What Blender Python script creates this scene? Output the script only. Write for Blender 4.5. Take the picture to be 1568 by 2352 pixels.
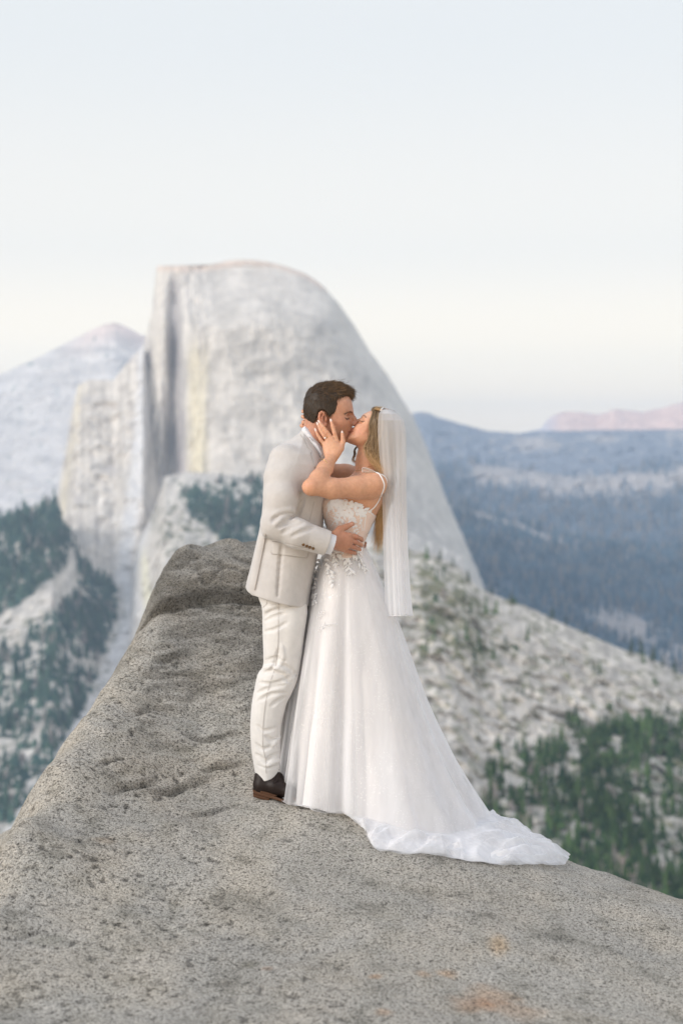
import bpy, math, random
import numpy as np
rng = np.random.default_rng(7)
random.seed(7)
scene = bpy.context.scene
for o in list(bpy.data.objects):
    bpy.data.objects.remove(o)

# ------------------------------------------------------------------ camera
D, EYE, FPX, CX, HY = 6.1, 1.485, 3266.7, 784.0, 1040.0   # distance, eye height, focal length / centre / horizon in sheet units
cam_d = bpy.data.cameras.new('camera')
cam_d.sensor_fit = 'VERTICAL'
cam_d.sensor_height = 36.0
cam_d.lens = 50.0
cam_d.shift_y = -(1176.0 - HY) / 2352.0
cam_d.clip_start = 0.1
cam_d.clip_end = 90000.0
cam_d.dof.use_dof = True
cam_d.dof.focus_distance = 6.0
cam_d.dof.aperture_fstop = 2.0
cam = bpy.data.objects.new('camera', cam_d)
scene.collection.objects.link(cam)
cam.location = (0, -D, EYE)
cam.rotation_euler = (math.radians(90), 0, 0)
scene.camera = cam

# ------------------------------------------------------------------ world and sun
SUN_EL, SUN_AZ = math.radians(26), math.radians(238)      # behind the camera and to its left, low evening light
world = bpy.data.worlds.new('World')
scene.world = world
world.use_nodes = True
wn, wl = world.node_tree.nodes, world.node_tree.links
wn.clear()
w_out = wn.new('ShaderNodeOutputWorld')
w_bg = wn.new('ShaderNodeBackground')
w_sky = wn.new('ShaderNodeTexSky')
w_sky.sky_type = 'NISHITA'
w_sky.sun_disc = False
w_sky.sun_elevation = SUN_EL
w_sky.sun_rotation = SUN_AZ
w_sky.altitude = 2200
w_sky.air_density = 1.0
w_sky.dust_density = 2.5
w_sky.ozone_density = 1.0
w_geo = wn.new('ShaderNodeNewGeometry')
w_sep = wn.new('ShaderNodeSeparateXYZ')
w_ramp = wn.new('ShaderNodeValToRGB')
w_map = wn.new('ShaderNodeMapRange')
wl.new(w_geo.outputs['Incoming'], w_sep.inputs[0])
w_map.inputs['From Min'].default_value = 0.06
w_map.inputs['From Max'].default_value = -0.60
wl.new(w_sep.outputs['Z'], w_map.inputs['Value'])
wl.new(w_map.outputs[0], w_ramp.inputs[0])
cr = w_ramp.color_ramp      # thin even high veil of cloud: cream low down, pale lavender blue higher up
cr.interpolation = 'EASE'
cr.elements[0].position = 0.0
cr.elements[0].color = (1.0, .76, .50, 1)
cr.elements[1].position = 1.0
cr.elements[1].color = (.475, .50, .55, 1)
for p_, c_ in ((.12, (1.0, .82, .59, 1)), (.20, (.82, .735, .605, 1)), (.315, (.655, .632, .585, 1)), (.54, (.568, .582, .582, 1))):
    e = cr.elements.new(p_)
    e.color = c_
w_sc = wn.new('ShaderNodeVectorMath')
w_sc.operation = 'SCALE'
w_sc.inputs['Scale'].default_value = 18.0
wl.new(w_ramp.outputs[0], w_sc.inputs[0])
w_mix = wn.new('ShaderNodeMix')
w_mix.data_type = 'RGBA'
w_mix.inputs['Factor'].default_value = 0.86
wl.new(w_sky.outputs[0], w_mix.inputs[6])
wl.new(w_sc.outputs[0], w_mix.inputs[7])
wl.new(w_mix.outputs[2], w_bg.inputs['Color'])
w_bg.inputs['Strength'].default_value = 0.0585
wl.new(w_bg.outputs[0], w_out.inputs[0])

sun_d = bpy.data.lights.new('sun', 'SUN')
sun_d.energy = 1.35
sun_d.angle = math.radians(30)
sun_d.color = (1.0, 0.94, 0.87)
sun = bpy.data.objects.new('sun', sun_d)
scene.collection.objects.link(sun)
from mathutils import Vector
_sd = Vector((math.sin(SUN_AZ) * math.cos(SUN_EL), math.cos(SUN_AZ) * math.cos(SUN_EL), math.sin(SUN_EL)))
sun.rotation_euler = _sd.to_track_quat('Z', 'Y').to_euler()
sun.location = (-4, -8, 9)

scene.render.engine = 'CYCLES'
scene.view_settings.view_transform = 'Standard'
scene.view_settings.look = 'None'
scene.view_settings.gamma = 1.0
scene.view_settings.exposure = 0.72
scene.view_settings.use_curve_mapping = False
scene.cycles.use_denoising = True
scene.cycles.max_bounces = 8
scene.cycles.transparent_max_bounces = 24
scene.cycles.volume_bounces = 1
scene.cycles.sample_clamp_indirect = 4.0

# ------------------------------------------------------------------ placing helpers
def P(px, py, y=0.0):
    k = (D + y) / FPX
    return np.array([(px - CX) * k, y, EYE - (py - HY) * k])
def A(a, b, y=0.0): return P(564.5 + .28 * a, 846.7 + .28 * b, y)
def B(a, b, y=0.0): return P(658.6 + .18 * a, 853 + .18 * b, y)
def C(a, b, y=0.0): return P(533.1 + .3 * a, 1223 + .3 * b, y)
def G(a, b, y=0.0): return P(533.1 + .52 * a, 1630.7 + .52 * b, y)
def K(a, b, y=0.0): return P(689.9 + .12 * a, 940.8 + .12 * b, y)     # closest sheet of the two faces
def L(a, b, y=0.0): return P(689.9 + .144 * a, 1116.4 + .144 * b, y)  # sheet of the hand and bodice

# ------------------------------------------------------------------ noise
_perm = np.random.default_rng(3).permutation(256).astype(np.int32)
_perm = np.concatenate([_perm, _perm, _perm])
_grad = np.random.default_rng(5).normal(size=(256, 3)).astype(np.float32)
_grad /= np.linalg.norm(_grad, axis=1)[:, None]
def perlin(p):
    p = np.asarray(p, np.float64)
    i = np.floor(p).astype(np.int64)
    f = (p - i).astype(np.float32)
    i = (i & 255).astype(np.int32)
    u = f * f * f * (f * (f * 6 - 15) + 10)
    r = 0
    for dx in (0, 1):
        for dy in (0, 1):
            for dz in (0, 1):
                h = _perm[_perm[_perm[(i[..., 0] + dx) & 255] + ((i[..., 1] + dy) & 255)] + ((i[..., 2] + dz) & 255)]
                g = _grad[h]
                d = g[..., 0] * (f[..., 0] - dx) + g[..., 1] * (f[..., 1] - dy) + g[..., 2] * (f[..., 2] - dz)
                w = (u[..., 0] if dx else 1 - u[..., 0]) * (u[..., 1] if dy else 1 - u[..., 1]) * (u[..., 2] if dz else 1 - u[..., 2])
                r = r + w * d
    return r * 1.6
def fbm(p, freq, octs=4, gain=0.5, ridged=False):
    p = np.asarray(p, np.float64) * freq
    a, s, t = 1.0, 0, 0
    for k in range(octs):
        n = perlin(p + 17.3 * k)
        if ridged:
            n = 1 - 2 * np.abs(n)
        s = s + a * n
        t += a
        a *= gain
        p = p * 2.03
    return s / t
def sstep(a, b, x):
    t = np.clip((x - a) / (b - a), 0, 1)
    return t * t * (3 - 2 * t)
def pts(*a): return np.array(a, float)

# ------------------------------------------------------------------ meshes and objects
def new_mesh(name, verts, faces, smooth=True, cols=None):
    """faces: (n,3) or (n,4) array, or a list of these"""
    me = bpy.data.meshes.new(name)
    fl = faces if isinstance(faces, list) else [faces]
    fl = [np.asarray(f, np.int32) for f in fl if len(f)]
    verts = np.asarray(verts, np.float32)
    me.vertices.add(len(verts))
    me.vertices.foreach_set('co', verts.ravel())
    nl = sum(f.size for f in fl)
    me.loops.add(nl)
    me.loops.foreach_set('vertex_index', np.concatenate([f.ravel() for f in fl]))
    sizes = np.concatenate([np.full(len(f), f.shape[1], np.int32) for f in fl])
    me.polygons.add(len(sizes))
    me.polygons.foreach_set('loop_start', np.concatenate([[0], np.cumsum(sizes)[:-1]]).astype(np.int32))
    me.polygons.foreach_set('loop_total', sizes)
    me.polygons.foreach_set('use_smooth', np.full(len(sizes), smooth))
    if cols is not None:
        at = me.color_attributes.new('col', 'FLOAT_COLOR', 'POINT')
        c4 = np.ones((len(verts), 4), np.float32)
        c4[:, :3] = cols
        at.data.foreach_set('color', c4.ravel())
    me.update(calc_edges=True)
    me.validate()
    return me
def link(name, me, mat=None, parent=None, **props):
    o = bpy.data.objects.new(name, me)
    scene.collection.objects.link(o)
    if mat is not None and me is not None and not me.materials:
        me.materials.append(mat)
    if parent is not None:
        o.parent = parent
        o.matrix_parent_inverse = parent.matrix_world.inverted() if False else o.matrix_parent_inverse
        pl_ = parent
        off = Vector((0, 0, 0))
        while pl_ is not None:
            off += pl_.location
            pl_ = pl_.parent
        o.location = -off
    for k, v in props.items():
        o[k] = v
    return o
def empty(name, loc, **props):
    o = bpy.data.objects.new(name, None)
    scene.collection.objects.link(o)
    o.location = loc
    for k, v in props.items():
        o[k] = v
    return o
def tube(path, r, n=6, closed=False):
    """verts, faces of a tube along path; r scalar or per-point"""
    p = np.asarray(path, float)
    m = len(p)
    r = np.broadcast_to(np.asarray(r, float), (m,))
    t = np.gradient(p, axis=0)
    if closed:
        t = np.roll(p, -1, 0) - np.roll(p, 1, 0)
    t /= np.linalg.norm(t, axis=1)[:, None] + 1e-12
    ref = np.array([0.13, 0.9, 0.31])
    u = np.cross(t, ref)
    u /= np.linalg.norm(u, axis=1)[:, None] + 1e-12
    v = np.cross(t, u)
    a = np.arange(n) * 2 * np.pi / n
    V = p[:, None, :] + r[:, None, None] * (np.cos(a)[None, :, None] * u[:, None, :] + np.sin(a)[None, :, None] * v[:, None, :])
    V = V.reshape(-1, 3)
    F = []
    rows = m if closed else m - 1
    i = np.arange(rows)[:, None]
    j = np.arange(n)[None, :]
    i2 = (i + 1) % m
    j2 = (j + 1) % n
    F = np.stack([i * n + j, i * n + j2, i2 * n + j2, i2 * n + j], -1).reshape(-1, 4)
    if not closed:
        V = np.vstack([V, p[0], p[-1]])
        jj = np.arange(n)
        j3 = (jj + 1) % n
        caps = np.stack([np.full(n, m * n), j3, jj, jj], -1)
        cap2 = np.stack([np.full(n, m * n + 1), (m - 1) * n + jj, (m - 1) * n + j3, (m - 1) * n + j3], -1)
        return V, [F, caps[:, :3], cap2[:, :3]]
    return V, [F]
def merge(parts):
    V, Q, T, off = [], [], [], 0
    for v, fs in parts:
        V.append(v)
        for f in (fs if isinstance(fs, list) else [fs]):
            f = np.asarray(f)
            if not len(f): continue
            (Q if f.shape[1] == 4 else T).append(f + off)
        off += len(v)
    out = []
    if Q: out.append(np.concatenate(Q))
    if T: out.append(np.concatenate(T))
    return np.concatenate(V), out
def spline(p, n):
    """Catmull-Rom resample of a polyline to n points"""
    p = np.asarray(p, float)
    m = len(p)
    q = np.vstack([2 * p[0] - p[1], p, 2 * p[-1] - p[-2]])
    t = np.linspace(0, m - 1 - 1e-9, n)
    i = t.astype(int)
    f = (t - i)[:, None]
    a, b, c, d = q[i], q[i + 1], q[i + 2], q[i + 3]
    return 0.5 * (2 * b + (c - a) * f + (2 * a - 5 * b + 4 * c - d) * f**2 + (3 * b - a - 3 * c + d) * f**3)
def grid_faces(nu, nv, wrap=False):
    i = np.arange(nv - 1)[:, None]
    j = np.arange(nu if wrap else nu - 1)[None, :]
    j2 = (j + 1) % nu
    return np.stack([i * nu + j, i * nu + j2, (i + 1) * nu + j2, (i + 1) * nu + j], -1).reshape(-1, 4)

# ------------------------------------------------------------------ distance fields
def poly_sd(X, Z, poly):
    """signed distance, positive inside"""
    d = np.full(X.shape, 1e9, np.float32)
    ins = np.zeros(X.shape, bool)
    n = len(poly)
    for i in range(n):
        ax, az = poly[i]
        bx, bz = poly[(i + 1) % n]
        ex, ez = bx - ax, bz - az
        wx, wz = X - ax, Z - az
        t = np.clip((wx * ex + wz * ez) / (ex * ex + ez * ez + 1e-12), 0, 1)
        d = np.minimum(d, (wx - ex * t)**2 + (wz - ez * t)**2)
        c = ((az <= Z) & (bz > Z)) | ((bz <= Z) & (az > Z))
        with np.errstate(divide='ignore', invalid='ignore'):
            xi = ax + (Z - az) * ex / (ez if abs(ez) > 1e-12 else 1e-12)
        ins ^= c & (X < xi)
    return np.where(ins, 1, -1) * np.sqrt(d)
def smooth_poly(p, n=None):
    """closed Catmull-Rom through 2-D or 3-D points"""
    p = np.asarray(p, float)
    m = len(p)
    n = n or m * 3
    t = np.linspace(0, m, n, endpoint=False)
    i = t.astype(int)
    f = (t - i)[:, None]
    g = lambda k: p[(i + k) % m]
    a, b, c, d = g(-1), g(0), g(1), g(2)
    return 0.5 * (2 * b + (c - a) * f + (2 * a - 5 * b + 4 * c - d) * f**2 + (3 * b - a - 3 * c + d) * f**3)
class Vol:
    def __init__(s, lo, hi, h):
        s.lo, s.h = np.array(lo, float), h
        s.n = np.ceil((np.array(hi) - s.lo) / h).astype(int) + 1
        s.f = np.full(s.n, 0.05, np.float32)
        s.ax = [(s.lo[k] + h * np.arange(s.n[k])).astype(np.float32) for k in range(3)]
    def box(s, lo, hi):
        i0 = np.clip(np.floor((np.array(lo) - s.lo) / s.h).astype(int), 0, s.n)
        i1 = np.clip(np.ceil((np.array(hi) - s.lo) / s.h).astype(int) + 1, 0, s.n)
        sl = tuple(slice(a, b) for a, b in zip(i0, i1))
        X = s.ax[0][sl[0]][:, None, None]
        Y = s.ax[1][sl[1]][None, :, None]
        Z = s.ax[2][sl[2]][None, None, :]
        return sl, X, Y, Z
    def put(s, fn, lo, hi, k=0.01, op='u'):
        m = k + 0.012
        sl, X, Y, Z = s.box(np.array(lo) - m, np.array(hi) + m)
        if 0 in s.f[sl].shape: return
        g = fn(X, Y, Z).astype(np.float32)
        f = s.f[sl]
        if op == 'u':
            h = np.maximum(k - np.abs(f - g), 0) / max(k, 1e-6)
            s.f[sl] = np.minimum(f, g) - h * h * k * .25
        else:
            g = -g
            h = np.maximum(k - np.abs(f - g), 0) / max(k, 1e-6)
            s.f[sl] = np.maximum(f, g) + h * h * k * .25
    def cone(s, p0, p1, r0, r1, k=0.01, op='u', fy=1.0):
        p0, p1 = np.array(p0), np.array(p1)
        e = p1 - p0
        def fn(X, Y, Z):
            t = np.clip(((X - p0[0]) * e[0] + (Y - p0[1]) * e[1] + (Z - p0[2]) * e[2]) / (e @ e + 1e-12), 0, 1)
            d = np.sqrt((X - p0[0] - t * e[0])**2 + ((Y - p0[1] - t * e[1]) / fy)**2 + (Z - p0[2] - t * e[2])**2)
            return (d - (r0 + (r1 - r0) * t)) * min(1, fy)
        r = max(r0, r1) * max(1, fy)
        s.put(fn, np.minimum(p0, p1) - r, np.maximum(p0, p1) + r, k, op)
    def chain(s, P_, R_, k=0.006, k0=None, fy=1.0):
        for i in range(len(P_) - 1):
            s.cone(P_[i], P_[i + 1], R_[i], R_[i + 1], k if i or k0 is None else k0, fy=fy)
    def ell(s, c, r, k=0.01, op='u', rot=0.0, yaw=0.0):
        """rot: turn in the x-z plane (radians)"""
        c, r = np.array(c), np.array(r, float)
        cs, sn = math.cos(rot), math.sin(rot)
        cy, sy = math.cos(yaw), math.sin(yaw)
        def fn(X, Y, Z):
            dx, dy, dz = X - c[0], Y - c[1], Z - c[2]
            dx, dy = cy * dx + sy * dy, -sy * dx + cy * dy
            u, w = cs * dx + sn * dz, -sn * dx + cs * dz
            k0 = np.sqrt((u / r[0])**2 + (dy / r[1])**2 + (w / r[2])**2)
            k1 = np.sqrt((u / r[0]**2)**2 + (dy / r[1]**2)**2 + (w / r[2]**2)**2)
            return k0 * (k0 - 1) / (k1 + 1e-6)
        R = r.max()
        s.put(fn, c - R, c + R, k, op)
    def inflate(s, poly, T, R, yc=0.0, k=0.01, op='u', n=2.0):
        """poly: (m,2) x,z outline; T: half thickness (number or fn(X,Z)); R: rounding radius in plane"""
        poly = np.asarray(poly, float)
        tmax = 0.3 if callable(T) else T
        lo = [poly[:, 0].min(), (-.1 if callable(yc) else yc) - tmax, poly[:, 1].min()]
        hi = [poly[:, 0].max(), (.1 if callable(yc) else yc) + tmax, poly[:, 1].max()]
        def fn(X, Y, Z):
            X2, Z2 = np.broadcast_arrays(X[:, 0, :], Z[0, :, :])
            d = poly_sd(X2, Z2, poly)
            t = T(X2, Z2) if callable(T) else T
            y0 = yc(X2, Z2) if callable(yc) else yc + 0 * X2
            q = np.clip(1 - d / R, 0, None)[:, None, :]
            t = np.broadcast_to(t, X2.shape)[:, None, :]
            v = np.abs(Y - y0[:, None, :]) / t
            return ((q**n + v**n)**(1 / n) - 1) * min(R, float(np.mean(t)))
        s.put(fn, lo, hi, k, op)
    def clip(s, poly, keep=True, k=0.0):
        X2, Z2 = np.meshgrid(s.ax[0], s.ax[2], indexing='ij')
        d = poly_sd(X2, Z2, np.asarray(poly, float)).astype(np.float32)
        g = (-d if keep else d)[:, None, :]
        if k:
            h = np.maximum(k - np.abs(s.f - g), 0) / k
            s.f = np.maximum(s.f, g) + h * h * k * .25
        else:
            s.f = np.maximum(s.f, g)
    def mesh(s):
        f = s.f
        ins = f < 0
        a = [slice(None, -1), slice(1, None)]
        cnt = np.zeros(np.array(f.shape) - 1, np.int8)
        for i in (0, 1):
            for j in (0, 1):
                for k in (0, 1):
                    cnt += ins[a[i], a[j], a[k]]
        act = (cnt > 0) & (cnt < 8)
        idx = np.argwhere(act)
        num = np.full(act.shape, -1, np.int32)
        num[act] = np.arange(len(idx))
        I, J, Kk = idx.T
        cv = {}
        for i in (0, 1):
            for j in (0, 1):
                for k in (0, 1):
                    cv[i, j, k] = f[I + i, J + j, Kk + k]
        acc = np.zeros((len(idx), 3))
        n = np.zeros(len(idx))
        for ax_ in range(3):
            for u in (0, 1):
                for v in (0, 1):
                    c0 = [u, v]
                    c0.insert(ax_, 0)
                    c1 = [u, v]
                    c1.insert(ax_, 1)
                    f0, f1 = cv[tuple(c0)], cv[tuple(c1)]
                    m = (f0 < 0) != (f1 < 0)
                    t = np.where(m, f0 / np.where(m, f0 - f1, 1), 0)
                    for q in range(3):
                        acc[:, q] += np.where(m, t if q == ax_ else c0[q], 0)
                    n += m
        V = s.lo + s.h * (idx + acc / n[:, None])
        Fs = []
        for ax_ in range(3):
            sl0 = [slice(1, -1)] * 3
            sl1 = [slice(1, -1)] * 3
            sl0[ax_] = slice(0, -1)
            sl1[ax_] = slice(1, None)
            m = ins[tuple(sl0)] != ins[tuple(sl1)]
            e = np.argwhere(m)
            fl = ins[tuple(sl0)][m]
            b = e.copy()
            for q in range(3):
                if q != ax_: b[:, q] += 1
            u, v = [(1, 2), (2, 0), (0, 1)][ax_]
            def cell(du, dv):
                c = b.copy()
                c[:, u] -= du
                c[:, v] -= dv
                return num[c[:, 0], c[:, 1], c[:, 2]]
            q4 = np.stack([cell(1, 1), cell(0, 1), cell(0, 0), cell(1, 0)], -1)
            q4 = np.where(fl[:, None], q4, q4[:, ::-1])
            Fs.append(q4[(q4 >= 0).all(1)])
        return V, np.concatenate(Fs)
    def front(s, x, z):
        """y of the first surface met coming from -y, at world x, z (arrays)"""
        if not hasattr(s, '_fy'):
            ins = s.f < 0
            hit = ins.any(1)
            j = ins.argmax(1)
            jj = np.clip(j, 1, None)
            ii, kk = np.meshgrid(np.arange(s.n[0]), np.arange(s.n[2]), indexing='ij')
            f1 = s.f[ii, jj, kk]
            f0 = s.f[ii, jj - 1, kk]
            t = np.clip(f0 / np.where(f0 - f1 == 0, 1, f0 - f1), 0, 1)
            s._fy = np.where(hit, s.lo[1] + s.h * (jj - 1 + t), np.nan)
        x, z = np.asarray(x, float), np.asarray(z, float)
        u = np.clip((x - s.lo[0]) / s.h, 0, s.n[0] - 1.001)
        w = np.clip((z - s.lo[2]) / s.h, 0, s.n[2] - 1.001)
        i, k = u.astype(int), w.astype(int)
        fu, fw = u - i, w - k
        g = s._fy
        r = (g[i, k] * (1 - fu) + g[i + 1, k] * fu) * (1 - fw) + (g[i, k + 1] * (1 - fu) + g[i + 1, k + 1] * fu) * fw
        near = g[np.round(u).astype(int), np.round(w).astype(int)]
        return np.where(np.isnan(r), near, r)
def push(V, F, fn):
    """move verts along normals by fn(V, N)"""
    N = normals(V, F)
    return V + N * fn(V, N)[:, None]
def normals(V, F):
    a, b, c = V[F[:, 0]], V[F[:, 1]], V[F[:, 2]]
    n = np.cross(b - a, c - a)
    N = np.zeros_like(V)
    for k in range(F.shape[1]):
        for q in range(3):
            N[:, q] += np.bincount(F[:, k], n[:, q], len(V))
    return N / (np.linalg.norm(N, axis=1)[:, None] + 1e-12)
def resolve(pt3, vol, lift=0.0):
    """slide a point along the sight line from the camera onto a volume's near surface"""
    q = np.array(pt3, float)
    cam0 = np.array([0, -D, EYE])
    u = (q[0]) / (q[1] + D)
    w = (q[2] - EYE) / (q[1] + D)
    y = q[1]
    for _ in range(6):
        x, z = u * (y + D), EYE + w * (y + D)
        yy = float(vol.front(x, z))
        if not np.isnan(yy): y = yy
    y -= lift
    return np.array([u * (y + D), y, EYE + w * (y + D)])
def patch(poly3, vol, th=0.003, lift=0.001, cell=0.004, dome=0.0, back=0.002):
    """a thin solid piece with the outline poly3 laid on the near surface of vol"""
    q = np.array([resolve(p, vol) for p in poly3])
    poly = q[:, [0, 2]]
    lo, hi = poly.min(0) - cell, poly.max(0) + cell
    nx, nz = int((hi[0] - lo[0]) / cell) + 2, int((hi[1] - lo[1]) / cell) + 2
    xs, zs = lo[0] + cell * np.arange(nx), lo[1] + cell * np.arange(nz)
    X, Z = np.meshgrid(xs, zs, indexing='ij')
    d = poly_sd(X, Z, poly)
    # snap border points onto the outline
    m = np.abs(d) < cell * 0.75
    gx, gz = np.gradient(d, cell)
    gl = np.sqrt(gx**2 + gz**2) + 1e-6
    X2, Z2 = X - np.where(m, d * gx / gl**2, 0), Z - np.where(m, d * gz / gl**2, 0)
    keep = d > -cell * 0.75
    ok = keep[:-1, :-1] & keep[1:, :-1] & keep[1:, 1:] & keep[:-1, 1:]
    ok &= (d[:-1, :-1] + d[1:, :-1] + d[1:, 1:] + d[:-1, 1:]) > -cell
    Y = vol.front(X2, Z2)
    Y = np.where(np.isnan(Y), np.nanmedian(Y) if np.isfinite(Y).any() else 0, Y)
    # keep wild jumps out
    md = np.median(Y[keep]) if keep.any() else 0
    bump = dome * np.clip(np.minimum(1, np.maximum(d, 0) / 0.012), 0, 1)
    edge = th * 0.75 * np.clip(1 - np.maximum(d, 0) / (cell * 1.2), 0, 1)
    Yf = Y - lift - th - bump + edge
    Yb = Y + back
    id1 = np.arange(nx * nz).reshape(nx, nz)
    i, j = np.nonzero(ok)
    Ff = np.stack([id1[i, j], id1[i + 1, j], id1[i + 1, j + 1], id1[i, j + 1]], -1)
    V = np.concatenate([np.stack([X2, Yf, Z2], -1).reshape(-1, 3), np.stack([X2, Yb, Z2], -1).reshape(-1, 3)])
    N = nx * nz
    Fb = Ff[:, ::-1] + N
    ed = {}
    for f in Ff:
        for a_, b_ in zip(f, np.roll(f, -1)):
            ed[(a_, b_)] = ed.get((a_, b_), 0) + 1
    side = [(b_, a_, a_ + N, b_ + N) for (a_, b_) in ed if (b_, a_) not in ed]
    F = np.concatenate([Ff, Fb, np.array(side, int).reshape(-1, 4)])
    used = np.unique(F)
    mp = np.full(len(V), -1)
    mp[used] = np.arange(len(used))
    return V[used], [mp[F]]
def on_path(path3, vol, lift=0.0, n=None):
    q = spline(path3, n) if n else np.asarray(path3)
    return np.array([resolve(p, vol, lift) for p in q])

# ------------------------------------------------------------------ materials
def mat(name, col=(.5, .5, .5), rough=.8, spec=.3, sheen=0.0, **kw):
    m = bpy.data.materials.new(name)
    m.use_nodes = True
    b = m.node_tree.nodes['Principled BSDF']
    b.inputs['Base Color'].default_value = (*col, 1)
    b.inputs['Roughness'].default_value = rough
    b.inputs['Specular IOR Level'].default_value = spec
    if sheen:
        b.inputs['Sheen Weight'].default_value = sheen
        b.inputs['Sheen Roughness'].default_value = .5
    for k, v in kw.items():
        b.inputs[k.replace('_', ' ')].default_value = v
    return m, m.node_tree.nodes, m.node_tree.links, b
def noise_node(n, l, scale, detail=3, vec=None, rough=.5, stretch=None):
    t = n.new('ShaderNodeTexNoise')
    t.inputs['Scale'].default_value = scale
    t.inputs['Detail'].default_value = detail
    t.inputs['Roughness'].default_value = rough
    c = n.new('ShaderNodeTexCoord')
    src = c.outputs['Object']
    if stretch:
        mp = n.new('ShaderNodeMapping')
        mp.inputs['Scale'].default_value = stretch
        l.new(src, mp.inputs[0])
        src = mp.outputs[0]
    l.new(src, t.inputs['Vector'])
    return t
def ramp(n, l, src, stops):
    r = n.new('ShaderNodeValToRGB')
    r.color_ramp.elements[0].position, r.color_ramp.elements[0].color = stops[0][0], (*stops[0][1], 1)
    r.color_ramp.elements[1].position, r.color_ramp.elements[1].color = stops[-1][0], (*stops[-1][1], 1)
    for p_, c_ in stops[1:-1]:
        r.color_ramp.elements.new(p_).color = (*c_, 1)
    l.new(src, r.inputs[0])
    return r
def mixc(n, l, fac, a, b, mode='MIX'):
    m = n.new('ShaderNodeMix')
    m.data_type = 'RGBA'
    m.blend_type = mode
    for sock, v in ((0, fac), (6, a), (7, b)):
        if isinstance(v, (int, float)): m.inputs[sock].default_value = v
        elif isinstance(v, tuple): m.inputs[sock].default_value = (*v, 1)
        else: l.new(v, m.inputs[sock])
    return m.outputs[2]
def bump(n, l, b, h, strength=.3, dist=.01):
    k = n.new('ShaderNodeBump')
    k.inputs['Strength'].default_value = strength
    k.inputs['Distance'].default_value = dist
    l.new(h, k.inputs['Height'])
    l.new(k.outputs[0], b.inputs['Normal'])
    return k
# ================================================================== granite underfoot
_cp = []
def cp(px, py, y): _cp.append(P(px, py, y))
def cw(x, y, z): _cp.append(np.array([x, y, z], float))
# around the shoes and under the gown
cp(600, 1830, -.10); cp(668, 1843, -.12); cp(560, 1822, .05)
cp(720, 1860, -.24); cp(790, 1864, -.20); cp(862, 1958, -.52); cp(940, 1966, -.55); cp(1060, 1984, -.55)
cp(1180, 1992, -.50); cp(1286, 1994, -.22); cp(1292, 1972, -.02); cw(.3, .1, -.04); cw(0, .15, .02); cw(.65, .05, -.13)
# right hand rim
cp(1400, 2008, -.12); cp(1568, 2066, -.30); cp(1750, 2130, -.5)
cw(1.25, .35, -.62); cw(.95, .5, -.6); cw(.6, .6, -.4); cw(.3, .75, -.35); cw(1.7, .1, -.75); cw(2.1, -.4, -.7)
cw(.4, 1.6, -1.5); cw(1.4, 1.2, -1.7); cw(2.4, .6, -1.8)
# foreground slab
cp(784, 2052, -.95); cp(400, 2052, -.95); cp(1200, 2100, -1.0); cp(784, 2352, -2.05); cp(100, 2352, -2.05)
cp(1568, 2352, -1.75); cp(1500, 2180, -1.1); cp(0, 2150, -1.45); cp(0, 2352, -2.2)
for x in (-1.6, 0, 1.6):
    cw(x, -3.4, -.22); cw(x, -5.5, -.15)
# foot of the rising face
cp(520, 1868, -.16); cp(400, 1898, -.42); cp(250, 1960, -.75); cp(130, 2040, -1.05)
# rising face
cp(560, 1740, .28); cp(480, 1760, .20); cp(380, 1790, .02); cp(250, 1830, -.25); cp(130, 1900, -.6)
cp(570, 1600, .66); cp(470, 1600, .66); cp(360, 1620, .52); cp(560, 1480, .92); cp(450, 1470, .95)
cp(590, 1405, 1.12); cp(480, 1400, 1.12); cp(395, 1400, 1.12)
# its left rim, and the drop beyond
rim = [(414, 1256, 1.54), (397, 1275, 1.45), (384, 1320, 1.34), (372, 1368, 1.22), (328, 1445, .98), (250, 1562, .66), (180, 1660, .28), (112, 1758, -.12), (45, 1880, -.6), (0, 1958, -.86), (-90, 2120, -1.4)]
for a in rim:
    cp(*a)
    q = P(*a)
    cw(q[0] - .22, q[1] + .22, q[2] - .42); cw(q[0] - .8, q[1] + .7, q[2] - 1.6)
# block on top
cp(430, 1290, 1.40); cp(480, 1300, 1.36); cp(560, 1310, 1.34); cp(650, 1330, 1.34)
cp(440, 1249, 1.57); cp(482, 1262, 1.62); cp(520, 1234, 1.66); cp(560, 1243, 1.70); cp(590, 1262, 1.73); cp(640, 1272, 1.7)
cw(-.55, 2.1, .93); cw(-.25, 2.15, .8); cw(-.4, 2.9, -.1); cw(.1, 1.6, .35); cw(.12, 1.1, .1); cw(.1, 2.4, -.3)
cw(-1.3, 2.2, -.8)
_cp = np.array(_cp)
def _tps(r2): return np.where(r2 > 0, .5 * r2 * np.log(np.maximum(r2, 1e-12)), 0)
_XY = _cp[:, :2]
NCP = len(_cp)
_M = np.zeros((NCP + 3, NCP + 3))
_M[:NCP, :NCP] = _tps(((_XY[:, None] - _XY[None])**2).sum(-1)) + .0006 * np.eye(NCP)
_M[:NCP, NCP:] = np.c_[np.ones(NCP), _XY]
_M[NCP:, :NCP] = _M[:NCP, NCP:].T
_W = np.linalg.solve(_M, np.r_[_cp[:, 2], 0, 0, 0])
def rock_base(x, y):
    x, y = np.asarray(x, float), np.asarray(y, float)
    s = _W[NCP] + _W[NCP + 1] * x + _W[NCP + 2] * y
    for i in range(NCP):
        s = s + _W[i] * _tps((x - _XY[i, 0])**2 + (y - _XY[i, 1])**2)
    return s
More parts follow.
